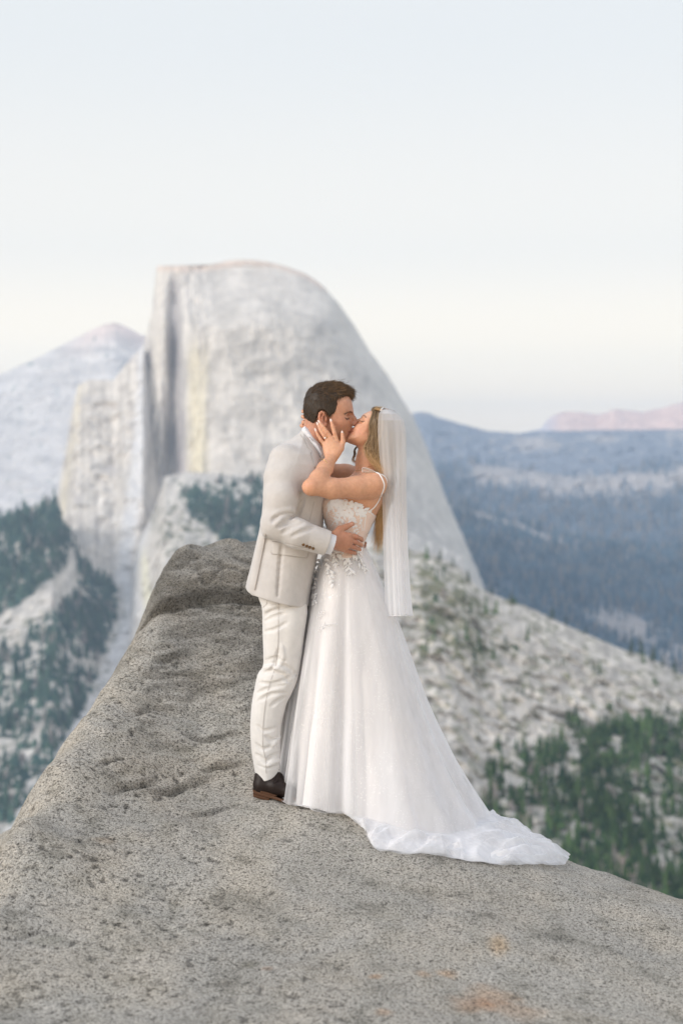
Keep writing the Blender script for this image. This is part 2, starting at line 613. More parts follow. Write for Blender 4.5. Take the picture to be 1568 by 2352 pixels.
def rock_z(x, y):
    s = rock_base(x, y)
    q = np.stack(np.broadcast_arrays(x, y, s), -1)
    near = np.exp(-(((x - .1) / .75)**2 + ((y + .15) / .45)**2))      # calmer where they stand
    s = s + .030 * fbm(q, 1.7, 3) * (1 - .8 * near) + .011 * fbm(q + 9, 6, 4) * (1 - .6 * near)
    up = sstep(.05, .5, q[..., 2])
    # fluted face: long shallow scallops running across the slope
    w = fbm(q * np.array([1.0, .55, 3.2]) + 4, 3.2, 4, ridged=True)
    s = s - .020 * np.clip(w - .25, 0, 1) * sstep(-.1, .25, q[..., 2])
    # parting under the block on top
    e = (np.asarray(y) - (1.17 + .05 * perlin(q * 2.2 + 2)))
    s = s - .035 * np.exp(-(e / .022)**2) * up * sstep(.1, -.1, np.asarray(x))
    return s
gx = np.linspace(-2.6, 2.6, 430)
gy = np.concatenate([np.linspace(-6.6, -2.3, 150)[:-1], np.linspace(-2.3, 2.6, 520), np.linspace(2.62, 4.2, 20)])
GX, GY = np.meshgrid(gx, gy)
GZ = rock_z(GX, GY)
GZ = np.maximum(GZ, -6.0)
rv = np.stack([GX, GY, GZ], -1).reshape(-1, 3)
rf = grid_faces(len(gx), len(gy))
# pits and flakes along the normal
def _pit(V, N):
    a = perlin(V * np.array([38, 30, 38]) + 3)
    b = perlin(V * np.array([9, 9, 9]) + 31)
    c = perlin(V * np.array([70, 60, 70]) + 13)
    steep = sstep(-.35, -.9, V[:, 0] + .35 * V[:, 1])
    d_ = perlin((V * 1.25 @ np.array([[.8, -.35, .3], [.45, .9, 0], [-.3, .2, .95]])) * np.array([14, 42, 60]) + 41)
    pit = np.clip(a - .36, 0, 1) * sstep(.15, .6, b + .9 * steep) + .8 * np.clip(d_ - .42, 0, 1) * sstep(.25, .7, perlin(V * 2.3 + 7) + .9 * steep)
    global _pm
    _pm = pit
    return -.026 * pit + .0020 * c
rv = push(rv, rf, _pit)

def granite_near():
    m, n, l, b = mat('granite_speckled', rough=.86, spec=.25)
    fine = noise_node(n, l, 210, 2, rough=.6)
    mid = noise_node(n, l, 100, 3, rough=.68)
    big = noise_node(n, l, 1.5, 4, rough=.6)
    wav = noise_node(n, l, 7, 5, rough=.62, stretch=(1.0, .8, 2.6))
    warm = noise_node(n, l, 3.1, 3)
    # ground mass of feldspar and quartz, peppered with dark mica
    body = ramp(n, l, fine.outputs[0], [(.28, (.20, .19, .172)), (.42, (.39, .372, .342)), (.55, (.575, .55, .508)), (.72, (.76, .73, .68))])
    mica = ramp(n, l, mid.outputs[0], [(.36, (.10, .097, .093)), (.44, (.62, .61, .60)), (.50, (1, 1, 1))])
    c = mixc(n, l, .85, body.outputs[0], mica.outputs[0], 'MULTIPLY')
    lich = ramp(n, l, wav.outputs[0], [(.34, (.50, .50, .47)), (.43, (.88, .88, .86)), (.55, (1, 1, 1))])
    c = mixc(n, l, .65, c, lich.outputs[0], 'MULTIPLY')
    tone = ramp(n, l, big.outputs[0], [(.30, (.80, .79, .77)), (.52, (.93, .915, .885)), (.72, (1.03, 1.01, .97))])
    c = mixc(n, l, 1.0, c, tone.outputs[0], 'MULTIPLY')
    wm = ramp(n, l, warm.outputs[0], [(.42, (1, 1, 1)), (.68, (1.03, .985, .93))])
    c = mixc(n, l, .8, c, wm.outputs[0], 'MULTIPLY')
    at = n.new('ShaderNodeAttribute')
    at.attribute_name = 'col'
    c = mixc(n, l, 1.0, c, at.outputs[0], 'MULTIPLY')
    l.new(c, b.inputs['Base Color'])
    add = n.new('ShaderNodeMath'); add.operation = 'ADD'
    mul = n.new('ShaderNodeMath'); mul.operation = 'MULTIPLY'; mul.inputs[1].default_value = 2.2
    l.new(wav.outputs[0], mul.inputs[0])
    l.new(mid.outputs[0], add.inputs[0]); l.new(mul.outputs[0], add.inputs[1])
    bump(n, l, b, add.outputs[0], .75, .012)
    return m
# creases and flaked edges that run across the face
def ground(px, py):
    s_ = np.linspace(2.2, 9.5, 900)
    x_, z_ = (px - CX) / FPX * s_, EYE - (py - HY) / FPX * s_
    hit = np.nonzero(z_ < rock_base(x_, s_ - D))[0]
    k_ = hit[0] if len(hit) else -1
    return np.array([x_[k_], s_[k_] - D])
CRACKS = [([(250, 1822), (292, 1812), (330, 1797), (362, 1789)], .030, .012), ([(330, 1818), (380, 1822), (420, 1812), (450, 1800), (490, 1788)], .034, .014),
          ([(470, 1770), (510, 1758), (560, 1752)], .022, .012), ([(356, 1523), (385, 1518), (418, 1510)], .016, .010), ([(300, 1640), (350, 1628), (400, 1632)], .014, .010),
          ([(430, 1690), (480, 1700), (540, 1690)], .020, .012), ([(400, 1258), (450, 1280), (520, 1300), (590, 1330)], .015, .014), ([(520, 1262), (560, 1285), (600, 1300)], .013, .012),
          ([(40, 2160), (80, 2146), (118, 2132)], .014, .010), ([(180, 1990), (215, 1980), (245, 1972)], .012, .009), ([(560, 1905), (566, 1903), (572, 1900)], .010, .008),
          ([(1060, 2052), (1110, 2062), (1170, 2060)], .008, .010), ([(690, 2080), (730, 2086), (790, 2078)], .008, .009), ([(1330, 2120), (1400, 2135), (1470, 2132)], .008, .010),
          ([(420, 1880), (470, 1872), (530, 1850), (575, 1838)], .018, .020)]
_cd = np.zeros(len(rv))
for pth, dep, wid in CRACKS:
    q = spline(np.array([ground(*p_) for p_ in pth]), 40)
    near_ = np.nonzero((rv[:, 0] > q[:, 0].min() - .1) & (rv[:, 0] < q[:, 0].max() + .1) & (rv[:, 1] > q[:, 1].min() - .12) & (rv[:, 1] < q[:, 1].max() + .12))[0]
    if not len(near_): continue
    pq = rv[near_][:, :2] + .022 * np.stack([fbm(rv[near_] + 3, 9, 3), fbm(rv[near_] + 8, 9, 3)], -1)
    d = np.sqrt(((pq[:, None] - q[None])**2).sum(-1))
    tt_ = d.argmin(1) / 39.0
    w_ = np.exp(-(d.min(1) / (wid * (1 + .6 * perlin(rv[near_] * 11))))**2) * np.sin(np.pi * np.clip(.08 + .84 * tt_, 0, 1))
    rv[near_, 2] -= dep * w_
    _cd[near_] = np.maximum(_cd[near_], w_ * min(1, dep / .02))
# rust and lichen stains that stay put, in the sheet's own positions; shade in the pits is painted in as darker colour
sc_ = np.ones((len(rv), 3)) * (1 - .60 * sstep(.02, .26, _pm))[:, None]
def stain(px, py, y, r, col, amt, sy=1.0):
    q = P(px, py, y)
    z = float(rock_base(q[0], q[1]))
    for _ in range(12):                       # find the ground point under that bearing
        k = (EYE - z) / (py - HY)
        yy = k * FPX - D
        q = np.array([(px - CX) * k, yy])
        z = .5 * z + .5 * float(rock_base(q[0], q[1]))
    d = np.sqrt(((rv[:, 0] - q[0]) / r)**2 + ((rv[:, 1] - q[1]) / (r * sy))**2) + .45 * fbm(rv, 14, 3)
    w = (.7 * amt * sstep(1.0, .2, d))[:, None]
    sc_[:] = sc_ * (1 - w) + sc_ * np.array(col) * w
RU = (1.15, .72, .42)
stain(1145, 2170, -1.4, .05, (1.3, .95, .6), .75, 2.6); stain(1125, 2285, -1.8, .11, RU, .6, 1.0); stain(1085, 2310, -1.9, .10, (.95, .62, .42), .8)
stain(1028, 2232, -1.6, .05, (1.2, .8, .5), .7); stain(862, 2245, -1.6, .03, RU, .8); stain(970, 2240, -1.6, .04, RU, .5); stain(880, 2330, -1.9, .04, RU, .55)
stain(1180, 2320, -1.9, .12, (1.15, .8, .55), .6); stain(575, 2212, -1.5, .05, (.42, .42, .36), .9); stain(615, 2222, -1.5, .03, (1.15, .8, .6), .6)
stain(115, 2165, -1.4, .08, (.55, .56, .5), .7); stain(240, 1935, -.8, .06, (1.2, .98, .8), .5)
_dk = sstep(.22, .62, rv[:, 2] + .10 * fbm(rv, 3.3, 3)) * sstep(.30, -.1, rv[:, 0])     # darker tone of the upper rock
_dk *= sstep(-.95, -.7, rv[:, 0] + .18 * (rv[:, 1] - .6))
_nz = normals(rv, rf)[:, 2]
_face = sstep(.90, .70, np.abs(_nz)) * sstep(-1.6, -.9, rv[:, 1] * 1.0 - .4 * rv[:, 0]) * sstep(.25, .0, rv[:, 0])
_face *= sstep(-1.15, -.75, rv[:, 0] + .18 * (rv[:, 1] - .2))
sc_ *= (1 - .45 * _cd)[:, None]  # shade in the creases deepened in the colour
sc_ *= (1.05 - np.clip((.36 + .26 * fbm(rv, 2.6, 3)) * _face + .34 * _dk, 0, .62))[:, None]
_dk2 = np.exp(-((rv[:, 1] - 1.20 - .03 * perlin(rv * 4)) / .045)**2) * sstep(.4, .7, rv[:, 2])  # shade of the parting under the block, painted as a dark band
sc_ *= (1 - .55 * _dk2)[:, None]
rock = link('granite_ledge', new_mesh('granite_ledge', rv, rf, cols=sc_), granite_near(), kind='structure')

# ================================================================== far country
def land_mat(name, haze_tint=(1, 1, 1)):
    m, n, l, b = mat(name, rough=.95, spec=.08)
    at = n.new('ShaderNodeAttribute')
    at.attribute_name = 'col'
    nz = noise_node(n, l, .05, 4, rough=.7)
    rr = ramp(n, l, nz.outputs[0], [(.3, (.8, .8, .8)), (.7, (1.2, 1.2, 1.2))])
    c = mixc(n, l, .7, at.outputs[0], rr.outputs[0], 'MULTIPLY')
    l.new(c, b.inputs['Base Color'])
    return m
M_land = land_mat('mountain_rock_and_woods')
def interp(lst, x):
    a = np.array(lst, float)
    return np.interp(x, a[:, 0], a[:, 1])
ROCK = np.array([.60, .55, .52])
WOOD = np.array([.055, .078, .066])
SCRUB = np.array([.12, .13, .07])
def in_poly(px, py, poly, soft):
    return sstep(-soft, soft, poly_sd(px, py, poly))
def sheet(name, px0, px1, crest, bottom, d0, d1, step, amp, paint, pw=1.0, rows=None, back=True, seed=0.0, kind='structure'):
    """a mountainside: crest line by bearing, falling towards us"""
    pxs = np.arange(px0, px1 + step, step)
    cr_ = interp(crest, pxs) + 2.2 * fbm(np.stack([pxs * .11, pxs * 0, pxs * 0 + seed], -1), 1, 3)
    rows = rows or max(12, int((interp(bottom, pxs).max() - cr_.min()) / step))
    v = np.linspace(0, 1, rows)[:, None]
    PX = pxs[None, :] + 0 * v
    PY = cr_[None] + (interp(bottom, pxs)[None] - cr_[None]) * v
    DD = d0 + (d1 - d0) * v**pw + 0 * PX
    k = DD / FPX
    V = np.stack([(PX - CX) * k, DD - D, EYE - (PY - HY) * k], -1)
    q = V / (d0 * .02)
    dis = fbm(q + seed, 1.0, 5, ridged=True)
    w = sstep(0, .08, v)
    V[..., 1] -= amp * dis * w
    V[..., 2] += amp * .25 * fbm(q + seed + 5, 1.6, 4) * w
    nzc = fbm(V / (d0 * .006) + seed, 1.0, 4)
    col, tree = paint(PX, PY, nzc, V)
    V2 = V
    if back:
        b1 = V[0] + np.array([0, d0 * .10, -d0 * .05]); b2 = V[0] + np.array([0, d0 * .25, -d0 * .25])
        V2 = np.concatenate([b2[None], b1[None], V]); col = np.concatenate([col[:1], col[:1], col])
    me = new_mesh(name, V2.reshape(-1, 3), grid_faces(len(pxs), V2.shape[0])[:, ::-1], cols=col.reshape(-1, 3))
    o = link(name, me, M_land, kind=kind)
    return V, tree
def forest(name, V, dens, count, h, seed, mat_, cols=((.030, .060, .050), (.105, .145, .10)), snag=.10, squat=0.0):
    r = np.random.default_rng(seed)
    p = np.clip(dens, 0, None).ravel()
    # weigh by depth so that near and far are planted alike
    dd = (V[..., 1] ** 2).ravel()
    p = p * dd
    p = p / p.sum()
    idx = r.choice(len(p), count, p=p)
    nu = V.shape[1]
    base = V.reshape(-1, 3)[idx]
    stx = np.abs(V[0, 1, 0] - V[0, 0, 0])
    base = base + r.normal(size=(count, 3)) * np.array([stx * .7, stx * .7, 0])
    hh = h * r.uniform(.35, 1.3, count)
    rad = hh * r.uniform(.13, .22, count)
    sq = r.uniform(0, 1, count) < squat
    hh = np.where(sq, hh * .42, hh); rad = np.where(sq, rad * 1.5, rad)
    ns = 5
    a = np.arange(ns) * 2 * np.pi / ns
    Vs, Fs, Cs = [], [], []
    clump = fbm(base / (h * 5.5), 1.0, 3)[:, None]
    for (z0, z1, s0) in ((-.06, .55, 1.0), (.38, 1.0, .62)):
        ang = a[None] + r.uniform(0, 6, count)[:, None]
        rr = (rad * s0)[:, None] * r.uniform(.65, 1.3, (count, ns))
        ring = np.stack([base[:, 0:1] + rr * np.cos(ang), base[:, 1:2] + rr * np.sin(ang), base[:, 2:3] + (hh * z0)[:, None] + 0 * ang], -1)
        tip = base + np.stack([rad * .1 * r.normal(size=count), 0 * hh, hh * z1], -1)
        vs = np.concatenate([ring, tip[:, None]], 1).reshape(-1, 3)
        b0 = np.arange(count)[:, None] * (ns + 1)
        j = np.arange(ns)[None]
        Fs.append((np.stack([b0 + j, b0 + (j + 1) % ns, b0 + ns + 0 * j], -1)).reshape(-1, 3) + sum(len(x) for x in Vs))
        Vs.append(vs)
        t = r.uniform(0, 1, count)[:, None]
        c = np.array(cols[0]) * (1 - t) + np.array(cols[1]) * t
        c = c * (1 + .75 * clump)
        sn = (np.random.default_rng(seed + 9).uniform(0, 1, count) < snag)[:, None]
        c = np.where(sn, np.array([.26, .23, .21]), c)
        Cs.append(np.repeat(c, ns + 1, 0))
    o = link(name, new_mesh(name, np.concatenate(Vs), np.concatenate(Fs), smooth=False, cols=np.concatenate(Cs)), mat_, kind='stuff')
    return o
def blend(a, b, w): return a * (1 - w[..., None]) + b * w[..., None]

# far peaks
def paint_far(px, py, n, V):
    c = np.zeros(px.shape + (3,)) + np.array([.95, .66, .53])  # evening glow on the peaks painted in as pink rock
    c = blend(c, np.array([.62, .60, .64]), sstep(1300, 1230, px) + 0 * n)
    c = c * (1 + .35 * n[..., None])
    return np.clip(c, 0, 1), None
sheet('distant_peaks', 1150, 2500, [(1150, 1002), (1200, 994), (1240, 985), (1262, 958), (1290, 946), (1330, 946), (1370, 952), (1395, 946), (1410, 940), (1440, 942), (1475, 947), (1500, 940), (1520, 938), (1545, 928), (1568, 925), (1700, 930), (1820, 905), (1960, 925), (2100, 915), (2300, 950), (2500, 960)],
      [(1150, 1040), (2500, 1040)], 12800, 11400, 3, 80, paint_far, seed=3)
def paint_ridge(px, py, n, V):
    c = np.zeros(px.shape + (3,)) + np.array([.25, .27, .31])  # blue of the air partly painted into the ridge colour
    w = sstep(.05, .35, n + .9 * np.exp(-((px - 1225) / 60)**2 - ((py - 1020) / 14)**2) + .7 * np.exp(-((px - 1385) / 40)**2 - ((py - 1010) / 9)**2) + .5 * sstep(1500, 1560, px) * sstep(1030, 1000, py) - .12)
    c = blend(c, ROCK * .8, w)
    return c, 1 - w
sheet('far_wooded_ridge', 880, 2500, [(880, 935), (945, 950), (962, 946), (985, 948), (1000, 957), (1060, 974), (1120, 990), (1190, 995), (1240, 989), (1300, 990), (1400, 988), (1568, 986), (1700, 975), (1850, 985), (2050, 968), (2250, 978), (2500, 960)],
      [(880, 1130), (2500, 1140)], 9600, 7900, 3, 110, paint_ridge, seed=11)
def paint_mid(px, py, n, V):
    c = np.zeros(px.shape + (3,)) + np.array([.15, .18, .22])  # paler, bluer base: distance haze put into the colour
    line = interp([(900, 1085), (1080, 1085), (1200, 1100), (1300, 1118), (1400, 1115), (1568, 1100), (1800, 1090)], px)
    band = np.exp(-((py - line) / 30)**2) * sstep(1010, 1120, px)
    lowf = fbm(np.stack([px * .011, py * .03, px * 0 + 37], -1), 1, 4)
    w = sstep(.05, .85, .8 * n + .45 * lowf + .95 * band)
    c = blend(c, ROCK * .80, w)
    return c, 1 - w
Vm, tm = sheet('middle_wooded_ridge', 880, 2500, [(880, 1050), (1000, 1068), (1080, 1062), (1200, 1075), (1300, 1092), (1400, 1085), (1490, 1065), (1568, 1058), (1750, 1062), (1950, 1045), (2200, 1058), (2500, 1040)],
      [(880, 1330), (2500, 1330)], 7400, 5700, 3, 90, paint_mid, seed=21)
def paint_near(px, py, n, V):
    c = np.zeros(px.shape + (3,)) + np.array([.10, .14, .19])  # valley side blued in its colour to stand in for haze
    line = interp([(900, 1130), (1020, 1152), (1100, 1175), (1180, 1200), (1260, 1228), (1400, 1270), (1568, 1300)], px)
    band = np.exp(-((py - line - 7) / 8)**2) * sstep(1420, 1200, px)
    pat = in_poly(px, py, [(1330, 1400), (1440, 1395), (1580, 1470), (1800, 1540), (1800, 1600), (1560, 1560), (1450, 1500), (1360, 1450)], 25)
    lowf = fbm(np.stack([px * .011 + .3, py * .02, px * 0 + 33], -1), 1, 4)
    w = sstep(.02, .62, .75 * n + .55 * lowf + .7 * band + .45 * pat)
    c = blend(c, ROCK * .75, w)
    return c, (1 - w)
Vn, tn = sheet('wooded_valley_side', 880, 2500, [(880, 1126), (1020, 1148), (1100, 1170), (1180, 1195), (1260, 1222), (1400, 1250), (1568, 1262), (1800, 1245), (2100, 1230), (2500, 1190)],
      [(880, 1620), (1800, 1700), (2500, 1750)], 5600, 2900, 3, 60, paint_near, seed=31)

# pale ridge beyond the dome's left shoulder
def paint_left(px, py, n, V):
    c = np.zeros(px.shape + (3,)) + np.array([.66, .62, .59])
    c = blend(c, np.array([.78, .64, .58]), .8 * sstep(60, 5, py - interp([(0, 862), (262, 742), (330, 770)], px)) * sstep(120, 230, px))  # pink glow on the ridge tip painted into the colour
    st = fbm(np.stack([px * .010 + py * .016, px * -.004 + py * .05, px * 0 + 3], -1), 1, 4)
    c = c * (1 + .38 * np.clip(st, -.6, .5))[..., None]
    w = sstep(.28, .55, n + .25 * st) * .7
    c = blend(c, WOOD * 3, w)
    return np.clip(c, 0, 1), w
sheet('pale_granite_ridge', -1200, 420, [(-1200, 1040), (-950, 1000), (-700, 1015), (-450, 960), (-220, 940), (-60, 885), (0, 860), (60, 834), (150, 790), (215, 756), (245, 744), (265, 741), (285, 748), (325, 769), (420, 800)],
      [(-1200, 1500), (420, 1500)], 7200, 4600, 2.5, 38, paint_left, seed=41)

# the great dome: a loft of its own outline, level by level, with a sheer left wall
DOME = [(597, 545, 578), (599, 522, 600), (603, 505, 622), (608, 480, 642), (611, 362, 652), (616, 360, 668), (628, 359, 700), (642, 357, 722), (660, 355, 745), (700, 351, 780), (745, 341, 812),
        (810, 331, 851), (860, 322, 889), (905, 312, 916), (960, 300, 950), (1040, 285, 985), (1140, 270, 1022), (1230, 255, 1062), (1310, 245, 1096), (1360, 240, 1116), (1600, 220, 1230)]
Dd = 3900.0
def dome():
    a = np.array(DOME, float)
    rows = np.concatenate([np.linspace(597, 616, 16), np.linspace(619, 1600, 420)])
    xl, xr = np.interp(rows, a[:, 0], a[:, 1]), np.interp(rows, a[:, 0], a[:, 2])
    wob = fbm(np.stack([rows * .03, rows * 0, rows * 0], -1), 1, 4)
    xl = xl + (3 * wob + 4 * fbm(np.stack([rows * .012, rows * 0, rows * 0 + 4], -1), 1, 3)) * sstep(620, 660, rows)
    xr = xr + 2.0 * fbm(np.stack([rows * .05, rows * 0 + 9, rows * 0], -1), 1, 3) * sstep(600, 700, rows)
    nu = 460
    u = np.linspace(0, 1, nu)[None]
    half = ((xr - xl) / 2)[:, None]
    # plan of each level: front arc flattened on the left into a wall with a corner
    t = np.pi * (1 - u)
    PX = ((xl + xr) / 2)[:, None] + half * np.cos(t) * (1 - .0 * u)
    m = Dd / FPX
    dep = np.sin(t)**.8
    R = 330 * sstep(585, 760, rows)[:, None] + 140 * sstep(800, 1300, rows)[:, None] + 20
    Y = -R * dep
    # wall cleft
    Y = Y + 85 * np.exp(-((PX - (403 - .02 * (rows[:, None] - 640))) / 15)**2) * sstep(620, 700, rows)[:, None] * sstep(1180, 1050, rows)[:, None]
    Y = Y - 22 * sstep(420, 470, PX) * sstep(640, 500, PX) * sstep(700, 800, rows)[:, None]
    q = np.stack([PX * m / 90, Y / 90, (rows[:, None] + 0 * PX) * m / 90], -1)
    vert = fbm(q * np.array([2.2, 1, .25]), 1.0, 5, ridged=True)
    blk = fbm(q + 7, 1.0, 5, ridged=True)
    wall = sstep(500, 430, PX)
    Y = Y - (30 * vert * (.10 + .90 * wall) + 13 * blk) * np.sin(t)
    k = (Dd + 0 * Y) / FPX
    V = np.stack([(PX - CX) * k, Dd - D + Y, EYE - (rows[:, None] - HY) * k], -1)
    # real perspective: keep bearings while the surface comes forward
    s = (V[..., 1] + D) / Dd
    V[..., 0] *= s
    V[..., 2] = EYE + (V[..., 2] - EYE) * s
    py = rows[:, None] + 0 * PX
    col = np.zeros(PX.shape + (3,)) + np.array([.73, .68, .62])
    streak = fbm(np.stack([PX * .055 + .0 * py, py * .004, PX * 0], -1), 1, 5)
    diag = fbm(np.stack([PX * .012 + py * .004, py * .012 - PX * .006, PX * 0 + 5], -1), 1, 5)
    crack = np.clip(fbm(np.stack([PX * .12 + .004 * py, py * .006, PX * 0 + 61], -1), 1, 4, ridged=True) - .35, 0, 1)
    arc = np.clip(fbm(np.stack([PX * .010, (py - .0016 * (PX - 620)**2) * .035, PX * 0 + 71], -1), 1, 4, ridged=True) - .30, 0, 1)
    col *= (1 - .75 * crack * (.12 + .88 * wall) - .22 * arc * (1 - .7 * wall))[..., None]
    col *= (1 + .34 * streak * (.30 + wall) + .34 * diag + .16 * fbm(q * np.array([3, 1, 2.0]) + 21, 1.0, 4))[..., None]
    dark = np.exp(-((PX - 403 + .035 * (py - 800) * -1) / (17 + 5 * streak))**4) * sstep(620, 660, py) * sstep(1130, 1060, py)
    col = blend(col, np.array([.30, .27, .29]), np.clip(dark * (.55 + .7 * streak), 0, 1))
    yel = np.exp(-((PX - 455) / 23)**4) * sstep(760, 840, py) * sstep(1120, 1095, py)
    col = blend(col, np.array([.78, .70, .52]), np.clip(yel * (.9 + .4 * streak), 0, 1))
    crm = np.exp(-((PX - 365) / 28)**2) * sstep(600, 640, py) * sstep(1000, 800, py)
    col = blend(col, np.array([.74, .68, .60]), .8 * crm)
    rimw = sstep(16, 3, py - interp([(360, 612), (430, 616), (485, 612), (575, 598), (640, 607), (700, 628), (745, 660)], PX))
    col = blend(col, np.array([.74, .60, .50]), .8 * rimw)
    sp = sstep(.42, .6, fbm(q * 5 + 3, 1.0, 3))
    col = blend(col, np.array([.32, .31, .31]), .5 * sp)
    cream = sstep(.35, .6, fbm(q * np.array([2, 1, 3.0]) + 13, 1.0, 3))
    col = blend(col, np.array([.72, .67, .58]), .5 * cream)
    xr2 = xr[:, None]
    rr2 = sstep(70, 8, xr2 - PX) * sstep(640, 720, py)  # rim light down the right edge, painted as cream
    col = blend(col, np.array([.74, .69, .61]), .55 * rr2)
    f3 = sstep(.0, .5, fbm(np.stack([PX * .09, py * .008, PX * 0 + 31], -1), 1, 4)) * sstep(330, 345, PX) * sstep(500, 470, PX)
    col = blend(col, np.array([.36, .33, .34]), .45 * f3)
    # closed at the back
    back = V[:, ::-1][:, 1:-1].copy()
    back[..., 1] = Dd - D + (Dd - D - back[..., 1]) * 1.6
    VV = np.concatenate([V, back], 1)
    CC = np.concatenate([col, col[:, ::-1][:, 1:-1]], 1)
    F = grid_faces(VV.shape[1], VV.shape[0], wrap=True)
    top = np.arange(VV.shape[1])
    cap = np.stack([top[1:-1], top[2:], 0 * top[1:-1]], -1)
    o = link('granite_dome', new_mesh('granite_dome', VV.reshape(-1, 3), [F, cap], cols=np.clip(CC, 0, 1).reshape(-1, 3)), M_land, kind='structure')
dome()

def paint_cliff(px, py, n, V):
    st = fbm(np.stack([px * .07, py * .006, px * 0 + 8], -1), 1, 5)
    c = np.zeros(px.shape + (3,)) + np.array([.68, .63, .57])
    c = c * (1 + .5 * st)[..., None] * (1 + .3 * n)[..., None]
    yel = np.exp(-((px - interp([(870, 188), (1000, 172), (1180, 145)], py)) / 11)**2) * sstep(1240, 1150, py)
    c = blend(c, np.array([.76, .68, .52]), .85 * yel * np.clip(.6 + 1.2 * st, 0, 1))
    c = blend(c, np.array([.40, .36, .33]), .6 * sstep(-.05, .4, fbm(np.stack([px * .06, py * .022, px * 0 + 14], -1), 1, 5)))
    dk = sstep(.1, .5, fbm(np.stack([px * .03, py * .02, px * 0 + 4], -1), 1, 4)) * sstep(1300, 1100, py)
    c = blend(c, np.array([.34, .32, .34]), .5 * dk)
    ap = sstep(28, 5, np.abs(px - interp([(880, 335), (1000, 325), (1100, 315), (1200, 300), (1320, 285), (1400, 290)], py)))
    c = blend(c, np.array([.76, .75, .75]), .8 * ap)
    return np.clip(c, 0, 1), None
Vc, _ = sheet('sheer_cliff_shoulder', 120, 420, [(120, 1250), (132, 1140), (150, 1040), (165, 950), (180, 885), (205, 872), (262, 874), (285, 842), (312, 812), (330, 790), (350, 900), (385, 1060), (420, 1120)],
      [(120, 1560), (420, 1560)], 3750, 3000, 2.0, 26, paint_cliff, seed=51)

# wooded flank with bare aprons, left and below the dome
woods_l = [
    [(-1300, 1215), (-20, 1200), (60, 1166), (125, 1148), (168, 1245), (150, 1300), (105, 1335), (55, 1388), (0, 1412), (-1300, 1430)],
    [(165, 1250), (215, 1308), (276, 1362), (262, 1440), (228, 1530), (198, 1620), (150, 1700), (96, 1650), (108, 1560), (92, 1470), (112, 1408), (166, 1372), (188, 1322)],
    [(-1300, 1520), (30, 1490), (92, 1430), (112, 1560), (98, 1650), (60, 1705), (-10, 1700), (-1300, 1720)],
    [(-10, 1750), (88, 1700), (150, 1690), (112, 1810), (40, 1880), (-60, 1900)],
    [(395, 1102), (470, 1108), (610, 1098), (720, 1120), (720, 1330), (560, 1300), (500, 1232), (440, 1185)]]
def paint_flank(px, py, n, V):
    wx = px + 13 * fbm(np.stack([px * .03, py * .03, px * 0], -1), 1, 4)
    wy = py + 16 * fbm(np.stack([px * .03, py * .03, px * 0 + 7], -1), 1, 4)
    w = np.zeros(px.shape)
    for i, pl_ in enumerate(woods_l):
        w = np.maximum(w, in_poly(wx, wy, pl_, 7) * (1.0 if i < 4 else .85))
    c = np.zeros(px.shape + (3,)) + np.array([.60, .56, .51])
    st = fbm(np.stack([(px + .75 * py) * .045, (py - .9 * px) * .006, px * 0 + 2], -1), 1, 5)
    c = c * (1 + .55 * st)[..., None] * (1 + .35 * n)[..., None]
    c = blend(c, np.array([.76, .75, .75]), .75 * sstep(34, 6, np.abs(px - interp([(1200, 325), (1320, 300), (1400, 310), (1500, 270), (1620, 215), (1760, 130), (1950, 10)], py))))
    c = blend(c, np.array([.80, .76, .58]), .8 * np.exp(-((px - interp([(1250, 330), (1420, 345), (1600, 300)], py)) / 9)**2) * sstep(1240, 1300, py) * sstep(1480, 1400, py))
    scr = sstep(.16, .42, n + .3 * in_poly(px, py, [(330, 1150), (420, 1150), (520, 1260), (380, 1300)], 20) + .25 * in_poly(px, py, [(-50, 1420), (300, 1380), (200, 1700), (0, 1950)], 30) - .1)
    c = blend(c, SCRUB * .8, .8 * scr * (1 - w))
    gapf = fbm(np.stack([(px + py * .6) * .018, (py - px * .5) * .018, px * 0 + 81], -1), 1, 4)
    hole = sstep(.08, .34, n + .55 * np.clip(gapf, -.2, 1) + .22 * sstep(1380, 1520, py) + .28 * in_poly(px, py, woods_l[4], 5) * sstep(1190, 1110, py))
    w2 = w * (1 - .92 * hole)
    c = blend(c, WOOD * 1.1, w2)
    g = in_poly(wx, wy, woods_l[4], 12)
    c = blend(c, np.array([.06, .10, .04]), .55 * g * w2)
    return np.clip(c, 0, 1), np.clip(w2 - .3, 0, 1)
Vf, tf = sheet('mountain_flank', -1200, 1060, [(-1200, 1150), (-900, 1195), (-600, 1170), (-320, 1225), (0, 1192), (60, 1167), (125, 1148), (150, 1205), (185, 1260), (225, 1312), (262, 1338), (300, 1330), (322, 1240), (352, 1180), (380, 1095), (430, 1083), (560, 1092), (720, 1110), (930, 1215), (1060, 1275)],
      [(-1200, 2250), (1060, 2250)], 3250, 1250, 2.4, 30, paint_flank, pw=.85, seed=61)

